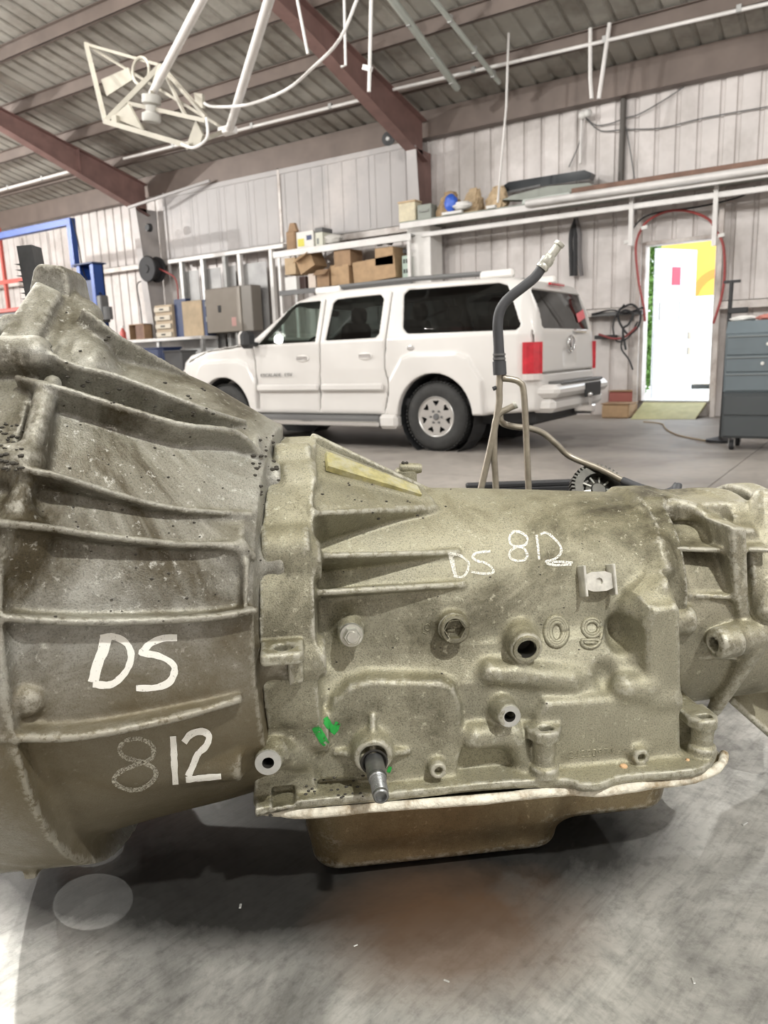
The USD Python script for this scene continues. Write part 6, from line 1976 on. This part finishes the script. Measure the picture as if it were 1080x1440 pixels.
c = R3(268, 182, 6.0)
part(hf, 'cable_loop', tube(spline([R3(u, v, 6.0) for u, v in [(505, -8), (478, 55), (440, 95), (400, 128), (345, 148), (300, 150), (287, 145)]], 4), .014, 6), M_STUD)
part(hf, 'cable_loop', tube(spline([R3(u, v, 5.95) for u, v in [(290, 165), (292, 190), (284, 202), (270, 208), (255, 203)]], 5), .014, 6), M_STUD)
part(hf, 'motor', [lathe([(1e-4, 0), (.09, 0), (.10, .02), (.10, .08), (.06, .10), (.06, .16), (.10, .18), (.10, .26), (1e-4, .28)], R3(213, 172, 6.1), R3(213, 140, 6.1), 18)], mat('motor_grey', (.42, .41, .38), .5), 40)
part(hf, 'fan_shroud', [tube([R3(198, 100, 6.5) + [.14 * math.cos(a), 0, .14 * math.sin(a)] for a in np.linspace(0, 2 * math.pi, 20)], .018, 6, False)], M_FR)
part(hf, 'back_plate', prism([at_p(142, 112, 6.6), at_p(180, 95, 6.6), at_p(186, 112, 6.6), at_p(150, 135, 6.6)], 6.6, 6.62), M_FR)
part(hf, 'gusset_plate', prism([at_p(158, 165, 6.05), at_p(180, 145, 6.05), at_p(200, 182, 6.05)], 6.05, 6.08), M_FR)
part(hf, 'bracket_plate', prism([at_p(262, 205, 6.05), at_p(275, 168, 6.05), at_p(285, 190, 6.05), at_p(280, 205, 6.05)], 6.05, 6.08), M_FR)
part(hf, 'bracket_plate', prism([at_p(272, 130, 6.3), at_p(284, 132, 6.3), at_p(285, 152, 6.3), at_p(276, 150, 6.3)], 6.3, 6.34), M_FR)


def hang(name, label, pts, p, r, mtl, cat_='pipe', extra=None):
    t_ = rm(name, label, cat_)
    P = [R3(u, v, p) for u, v in pts]
    P[0] = P[0].copy()
    P[0] += (P[0] - P[1]) / max(1e-6, (P[0] - P[1])[2]) * max(0.0, roof_z(p) - .03 - P[0][2])
    part(t_, 'pipe', tube(P, r, 8), mtl, 40)
    if extra:
        extra(t_, P)


hang('hanging_wire', 'thin drop cord hanging from the roof to the overhead shelf', [(716, 22), (712, 150), (700, 285)], 11.3, .018, M_STUD, 'cord')
hang('drop_pipe', 'white drop pipe with a valve, hanging before the red rafter', [(522, -6), (520, 95), (519, 129)], 7.6, .020, M_STUD, 'pipe', lambda t_, P: part(t_, 'valve', [bar(P[1] + [-.08, 0, .02], P[1] + [.02, 0, -.02], .05, .05)], M_STUD))
hang('drop_pipe', 'thin white drop pipe with a hooked end, left of the valve pipe', [(484, -6), (486, 92), (480, 94)], 7.6, .015, M_STUD)
hang('drop_pipe', 'slanting thin white pipe hanging left of the red rafter', [(417, -6), (433, 76)], 7.4, .016, M_STUD)
hang('drop_pipe', 'short white pipe hanging above the wall panels, left of the pair', [(830, 66), (830, 110), (832, 139)], 11.6, .028, M_STUD)
hang('drop_pipe', 'short slanting white pipe hanging above the wall panels, right of the pair', [(853, 62), (842, 139)], 11.6, .030, M_STUD)


def conduit(label, u0, v0, u1, v1, drop, r, mtl, name='conduit'):
    """a straight pipe under the roof, through two pixels at the height of the purlins' undersides"""
    out = []
    for u, v in ((u0, v0), (u1, v1)):
        d = ray(u, v); dp, dz = d @ R_P, d[2]
        # z = EAVE + .34 + (PW - p) * SLOPE - drop
        t = (EAVE + .34 + PW * SLOPE - drop - CAM_H) / (dz + SLOPE * dp)
        qd = EYE + t * d
        out.append(np.array([qd @ R_S, qd @ R_P, qd[2]]))
    t_ = rm(name, label, 'conduit')
    part(t_, 'pipe', rod(out[0], out[1], r, 10), mtl, 40)
    for f in (.25, .6, .9):
        c = out[0] + (out[1] - out[0]) * f
        part(t_, 'clip', bx(c[0] - .03, c[0] + .03, c[1] - .03, c[1] + .03, c[2] - r, c[2] + .06), M_GALV)


conduit('long white conduit under the roof, right of the red rafter', 553, 126, 1110, -2, .24, .026, M_STUD)
conduit('white conduit under the roof between the two red rafters', 174, 223, 505, 141, .24, .026, M_STUD)
conduit('bright white conduit under the roof at the far left', -20, 273, 120, 235, .24, .030, M_PLAST)
conduit('thick pale straight tube running up the roof slope, left of the pair', 548, -6, 643, 124, .36, .055, mat('tube_pale', (.46, .49, .45), .4, .2))  # pale straight tubes up the slope, their kind not known
conduit('thin pale straight tube running up the roof slope, right of the pair', 606, -6, 702, 116, .34, .036, mat('tube_pale', (.46, .49, .45), .4, .2))

# ================================================================== the table and what stands on it behind the transmission
def at_z(u, v, z):
    d = ray(u, v); t = (z - CAM_H) / d[2]
    return EYE + t * d


def at_y(u, v, y):
    d = ray(u, v); t = y / d[1]
    return EYE + t * d


def table_mat():
    r1, r2, r3 = at_z(640, 1300, TABLE_Z), at_z(560, 1245, TABLE_Z), at_z(620, 1395, TABLE_Z)
    N = {'tc': ('texture_coordinate', {}), 'g': ('geometry', {}),
         'm0': ('mapping', {'rotation': (0, 0, -.82)}), 'm1': ('mapping', {'scale': (1.0, 9.0, 1.0)}), 'n1': ('noise_texture', {'scale': 9.0, 'detail': 7.0, 'roughness': .7}),
         'm2': ('mapping', {'scale': (1.2, 55.0, 1.0)}), 'n2': ('noise_texture', {'scale': 5.0, 'detail': 5.0, 'roughness': .75, 'distortion': .3}),
         'n3': ('noise_texture', {'scale': 4.0, 'detail': 8.0, 'roughness': .68, 'distortion': .5}), 'n4': ('noise_texture', {'scale': 60.0, 'detail': 5.0, 'roughness': .7}),
         'r3': ('rgb_ramp', {'ramp': [(.34, (.17, .168, .155)), (.47, (.37, .365, .34)), (.58, (.58, .57, .53)), (.70, (.74, .73, .69))]}),
         'r1': ('rgb_ramp', {'ramp': [(.35, (.75,) * 3), (.52, (1, 1, 1)), (.70, (1, 1, 1))]}),
         'x1': ('mix_color', {'blend_type': 'multiply', 'fac': .9}),
         'r2': ('rgb_ramp', {'ramp': [(.66, (0, 0, 0)), (.72, (1, 1, 1))]}), 'x2': ('mix_color', {'b': (.72, .71, .68)}),
         's2': ('math', {'math_type': 'multiply', 'value2': .55}),
         'r4': ('rgb_ramp', {'ramp': [(.30, (.62,) * 3), (.52, (1, 1, 1))]}), 'x4': ('mix_color', {'blend_type': 'multiply', 'fac': .8}),
         'mg': ('mapping', {'location': tuple(-c / .20 for c in r1), 'scale': (5.0, 7.0, 5.0)}), 'gr': ('gradient_texture', {'gradient_type': 'spherical'}),
         'mga': ('math', {'math_type': 'multiply'}), 'rg': ('rgb_ramp', {'ramp': [(.10, (0, 0, 0)), (.34, (.80,) * 3)]}), 'x5': ('mix_color', {'b': (.15, .088, .05)}),
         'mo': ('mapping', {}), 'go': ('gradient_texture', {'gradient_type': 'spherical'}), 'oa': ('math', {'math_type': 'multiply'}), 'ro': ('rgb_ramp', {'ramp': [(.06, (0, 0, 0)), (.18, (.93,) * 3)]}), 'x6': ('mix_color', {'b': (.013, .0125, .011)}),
         'rr': ('map_range', {'from_min': .3, 'from_max': .7, 'to_min': .58, 'to_max': .34, 'clamp': True}),
         'b': ('bump', {'strength': .25, 'distance': .0015}),
         'p': ('principled_bsdf', {'metallic': .45, 'specular_ior_level': .5})}
    N['mg'][1]['location'] = (-r1[0] * 5.0, -r1[1] * 7.0, -r1[2] * 5.0)
    ro_ = at_z(430, 1180, TABLE_Z)  # centre of the dark patch: oil plus the transmission's shadow painted in
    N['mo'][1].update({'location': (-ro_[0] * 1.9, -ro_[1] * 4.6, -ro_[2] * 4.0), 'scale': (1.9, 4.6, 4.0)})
    L = [('tc.object', 'm0.vector'), ('m0.vector', 'm1.vector'), ('m1.vector', 'n1.vector'), ('m0.vector', 'm2.vector'), ('m2.vector', 'n2.vector'), ('tc.object', 'n3.vector'), ('tc.object', 'n4.vector'),
         ('n3.fac', 'r3.fac'), ('n1.fac', 'r1.fac'), ('r3.color', 'x1.a'), ('r1.color', 'x1.b'), ('n2.fac', 'r2.fac'), ('r2.color', 's2.value1'), ('x1.result', 'x2.a'), ('s2.value', 'x2.fac'),
         ('n4.fac', 'r4.fac'), ('x2.result', 'x4.a'), ('r4.color', 'x4.b'), ('tc.object', 'mg.vector'), ('mg.vector', 'gr.vector'), ('gr.fac', 'mga.value1'), ('n3.fac', 'mga.value2'), ('mga.value', 'rg.fac'),
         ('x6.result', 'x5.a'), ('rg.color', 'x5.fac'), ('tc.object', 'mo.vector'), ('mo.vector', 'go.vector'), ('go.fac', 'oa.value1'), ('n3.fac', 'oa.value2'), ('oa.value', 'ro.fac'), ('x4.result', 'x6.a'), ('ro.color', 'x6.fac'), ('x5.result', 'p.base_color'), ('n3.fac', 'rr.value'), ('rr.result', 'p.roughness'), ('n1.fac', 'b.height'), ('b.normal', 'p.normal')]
    return usdkit.material(stage, '/World/Looks/table_steel', N, L, surface='p.BSDF')


tb = thing('work_table', 'low scratched steel work table with dark oil and shadow painted under the transmission, and a rusty patch', 'table', (0, 0, 0))
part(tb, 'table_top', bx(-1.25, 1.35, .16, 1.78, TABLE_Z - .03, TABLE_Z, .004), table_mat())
for x in (-1.15, 1.25):
    for y in (.26, 1.68):
        part(tb, 'leg', bx(x - .04, x + .04, y - .04, y + .04, 0, TABLE_Z - .03, .004), M_GREYP)
part(tb, 'apron', [bx(-1.15, 1.25, .22, .26, TABLE_Z - .12, TABLE_Z - .03), bx(-1.15, 1.25, 1.68, 1.72, TABLE_Z - .12, TABLE_Z - .03), bx(-1.17, -1.13, .26, 1.68, TABLE_Z - .12, TABLE_Z - .03), bx(1.23, 1.27, .26, 1.68, TABLE_Z - .12, TABLE_Z - .03)], M_GREYP)
part(tb, 'lower_shelf', bx(-1.15, 1.25, .26, 1.68, .15, .17), M_GALV)
# small chips lying on the table
for k, (u, v, r) in enumerate([(1047, 1159, .0035), (338, 1275, .0025), (628, 1380, .002), (500, 1330, .0016), (975, 1380, .0025)]):
    c = at_z(u, v, TABLE_Z)
    solo('metal_chip', T(bx(-r * 1.4, r * 1.4, -r * .5, r * .5, 0, r * .5, r * .2), tuple(c), rz=.6 + k), M_MACH, ['bright sliver of metal on the table right of the oil pan', 'tiny bright chip on the table in the shadow left of the pan', 'speck of metal on the rusty patch of the table', 'tiny metal chip on the table in front of the pan', 'small metal chip near the lower right of the table'][k], 'metal chip')

# bent cooler lines, the hose and its fitting, standing behind the case on the black tray
M_LINE = mat('line_steel', (.36, .325, .265), .4, .6, .2, 40)
M_HOSE = mat('hose_rubber', (.055, .057, .062), .55, 0, .12, 30)
YL = 1.30
ZT = TABLE_Z + .24        # top of the crate they lean out of


def Y(u, v, y=YL):
    return at_y(u, v, y)


def down(P, z):
    """carries the last stretch on down to height z"""
    d = P[-1] - P[-2]; d = d / max(1e-6, -d[2]) if d[2] < -1e-4 else np.array([0, 0, -1.0])
    return np.vstack([P, P[-1] + d * (P[-1][2] - z)]) if P[-1][2] > z + .002 else P


cl = thing('cooler_line', 'bent steel cooler line ending in a black rubber hose with a bright screw fitting', 'pipe', (0, 0, 0))
P = np.array([Y(703, 522), Y(702, 548), Y(701, 573), Y(690, 628), Y(678, 680)])
part(cl, 'pipe', tube(spline(down(P, TABLE_Z + .008), 5), .0058, 10), M_LINE, 40)
hp = spline([Y(703, 527), Y(702, 505), Y(701, 480), Y(700, 455), Y(704, 435), Y(716, 419), Y(735, 404), Y(752, 390), Y(763, 375)], 6)
part(cl, 'hose', tube(hp, np.interp(np.linspace(0, 1, len(hp)), [0, .12, .2, 1], [.0085, .0100, .0088, .0082]), 12), M_HOSE, 40)
for v0, v1, r in ((497, 500, .0108), (503, 506, .0108)):
    part(cl, 'hose_clamp', rod(Y(702, v0), Y(702, v1), r, 16), M_GREYP, 40)
part(cl, 'sleeve', rod(Y(702, 508), Y(703, 527), .0112, 14), M_HOSE, 40)
part(cl, 'ferrule', lathe([(1e-4, 0), (.0100, 0), (.0108, .004), (.0095, .008), (.0108, .012), (.0108, .018), (.0080, .022)], Y(761, 378), Y(770, 366), 18), M_STEEL, 30)
part(cl, 'hex_nut', hexa(Y(768, 369), Y(779, 354) - Y(768, 369), .0098, .013), M_STEEL)
part(cl, 'threaded_tip', lathe([(.0072, 0), (.0072, .018), (.0060, .020), (.0085, .021), (.0085, .026), (.0050, .027), (1e-4, .020)], Y(774, 361), Y(784, 347), 16), M_STEEL, 30)
part(cl, 'clip_stud', rod(Y(698, 545), Y(693, 547), .0035, 8), M_BLACK)
cl = thing('cooler_line', 'steel line hooked over at the top, nearest the rubber hose on its right', 'pipe', (0, 0, 0))
P = np.array([Y(708, 532), Y(722, 534), Y(731, 538), Y(736, 548), Y(739, 590), Y(741, 635), Y(743, 680)])
part(cl, 'pipe', tube(spline(down(P, TABLE_Z + .008), 5), .0055, 10), M_LINE, 40)
part(cl, 'flare_end', lathe([(1e-4, 0), (.0068, 0), (.0062, .006)], Y(706, 531), Y(716, 533), 14), M_LINE, 40)
cl = thing('cooler_line', 'short bent steel line with its open end pointing up to the right', 'pipe', (0, 0, 0))
P = np.array([Y(724, 570), Y(712, 576), Y(703, 581), Y(697, 592), Y(695, 610), Y(695, 645), Y(697, 680)])
part(cl, 'pipe', tube(spline(down(P, TABLE_Z + .008), 5), .0056, 10), M_LINE, 40)
part(cl, 'flare_end', lathe([(1e-4, 0), (.0066, 0), (.0060, .005)], Y(726, 569), Y(718, 573), 14), M_STEEL, 40)
cl = thing('cooler_line', 'long steel line sloping down to the right, ending in a folded black rubber hose', 'pipe', (0, 0, 0))
P = [Y(703, 580, 1.33), Y(705, 593, 1.33), Y(718, 599, 1.34), Y(747, 603, 1.35), Y(765, 610, 1.36), Y(783, 625, 1.36), Y(802, 642, 1.36), Y(845, 660, 1.34), Y(880, 678, 1.32)]
part(cl, 'pipe', tube(spline(P, 6), .0056, 10), M_LINE, 40)
P = [Y(875, 676, 1.32), Y(900, 686, 1.30), Y(930, 694, 1.29), Y(946, 690, 1.29), Y(953, 683, 1.29), Y(948, 698, 1.28), Y(944, 705, 1.28)]
part(cl, 'hose', tube(spline(P, 6), .0075, 10), M_HOSE, 40)

# black plastic crate with a chain sprocket, ring gear and coil in it
y0, y1 = 1.22, 1.62
x0, x1 = at_y(704, 690, y0)[0], at_y(952, 700, y0)[0]
zt = at_y(760, 676, y1)[2]
cr = thing('crate', 'black plastic crate standing on the table behind the transmission', 'crate', (0, 0, 0))
part(cr, 'crate_wall', bx(x0, x1, y0, y0 + .012, TABLE_Z, zt - .05, .003), M_RUBB)
part(cr, 'crate_wall', bx(x0, x1, y1 - .012, y1, TABLE_Z, zt - .01, .003), M_RUBB)
part(cr, 'crate_wall', bx(x0, x0 + .012, y0, y1, TABLE_Z, zt - .03, .003), M_RUBB)
part(cr, 'crate_wall', bx(x1 - .012, x1, y0, y1, TABLE_Z, zt - .03, .003), M_RUBB)
part(cr, 'crate_floor', bx(x0, x1, y0, y1, TABLE_Z, TABLE_Z + .012), M_RUBB)
part(cr, 'crate_rim', [bx(x0 - .012, x1 + .012, y1 - .012, y1 + .012, zt - .012, zt, .003), bx(x0 - .012, x0 + .012, y0, y1, zt - .032, zt - .018, .003), bx(x1 - .012, x1 + .012, y0, y1, zt - .032, zt - .018, .003)], M_RUBB)
cn = at_y(838, 694, 1.34)
rg_ = thing('ring_gear', 'dark toothed steel ring gear with a ribbed hub, propped up in the black crate', 'gear', (0, 0, 0))
ax = np.array([.10, -.80, .60]); ax /= np.linalg.norm(ax)
M_DKG = mat('gear_dark', (.06, .058, .05), .35, .7, .2, 60)
part(rg_, 'rim', lathe([(.030, .0), (.044, .0), (.044, .020), (.030, .020), (.030, 0)], cn, cn + ax, 48), M_DKG, 30)
uu = np.cross(ax, [0, 0, 1.0]); uu /= np.linalg.norm(uu); vv = np.cross(uu, ax)
for k in range(40):
    a = 2 * math.pi * k / 40
    d = math.cos(a) * uu + math.sin(a) * vv
    part(rg_, 'tooth', bar(cn + d * .047 + ax * .001, cn + d * .047 + ax * .019, .0036, .006, d), M_DKG)
part(rg_, 'hub', lathe([(1e-4, .016), (.012, .016), (.013, .012), (.022, .010), (.024, .006), (.031, .006)], cn, cn + ax, 36), M_DKG, 30)
for k in range(10):
    a = 2 * math.pi * k / 10
    d = math.cos(a) * uu + math.sin(a) * vv
    part(rg_, 'hub_rib', bar(cn + d * .014 + ax * .012, cn + d * .028 + ax * .009, .003, .004, ax), M_STEEL)
part(rg_, 'stub_shaft', rod(cn, cn + np.array([0, .05, -(cn[2] - TABLE_Z - .02)]), .02), M_DKG)
ch = thing('drive_chain', 'coil of dark beaded drive chain lying beside the ring gear', 'chain', (0, 0, 0))
cc_ = at_y(884, 691, 1.30)
path = spline([at_y(858, 700, 1.30), at_y(862, 690, 1.30), at_y(878, 686, 1.32), at_y(896, 690, 1.33), at_y(905, 700, 1.34), at_y(890, 708, 1.33)], 6)
for k in range(0, len(path) - 1):
    part(ch, 'link', [trimesh.creation.icosphere(1, .0055).apply_transform(trimesh.transformations.translation_matrix(path[k])), bar(path[k] - [0, .004, 0], path[k + 1] - [0, .004, 0], .003, .008)], M_DKG)
part(ch, 'lower_run', tube(np.vstack([path[-1], path[-1] + [0, 0, -.1], [path[-1][0], path[-1][1], TABLE_Z + .02]]), .006, 8), M_DKG)

# ratcheting stand at the left behind the bell
ysd = 1.55
js = thing('jack_stand', 'dark steel ratchet post of a jack stand rising behind the bell housing', 'jack stand', (0, 0, 0))
L_ = [at_y(23, 346, ysd), at_y(40, 440, ysd)]
Rr = [at_y(44, 344, ysd), at_y(62, 440, ysd)]
def lerp(a, b, t): return a + (b - a) * t
left = []
n = 22
ext = 1.9
for k in range(n + 1):
    t_ = k / n * ext
    left.append(tuple(lerp(L_[0], L_[1], t_)[[0, 2]] - [.000, 0]))
    if .20 < t_:
        left.append(tuple(lerp(L_[0], L_[1], t_ + .010)[[0, 2]] - [.0115, -.0006]))
        left.append(tuple(lerp(L_[0], L_[1], t_ + .016)[[0, 2]] - [.0005, 0]))
right = [tuple(lerp(Rr[0], Rr[1], t_)[[0, 2]]) for t_ in (ext, 0)]
part(js, 'ratchet_post', prism(left + right, ysd, ysd + .045), mat('stand_steel', (.075, .078, .08), .42, .55, .25, 20))
zb = lerp(L_[0], L_[1], ext)[2]; xm = (lerp(L_[0], L_[1], ext)[0] + lerp(Rr[0], Rr[1], ext)[0]) / 2
part(js, 'base_sleeve', bx(xm - .04, xm + .04, ysd - .02, ysd + .065, zb - .02, zb + .09, .006), M_REDP)
for sx in (-1, 1):
    for sy in (-1, 1):
        part(js, 'stand_leg', bar((xm + sx * .03, ysd + .02 + sy * .03, zb), (xm + sx * .11, ysd + .02 + sy * .10, TABLE_Z + .01), .03, .03), M_REDP)
part(js, 'stand_foot', [bx(xm - .13, xm + .13, ysd - .10, ysd - .06, TABLE_Z, TABLE_Z + .012), bx(xm - .13, xm + .13, ysd + .10, ysd + .14, TABLE_Z, TABLE_Z + .012)], M_REDP)
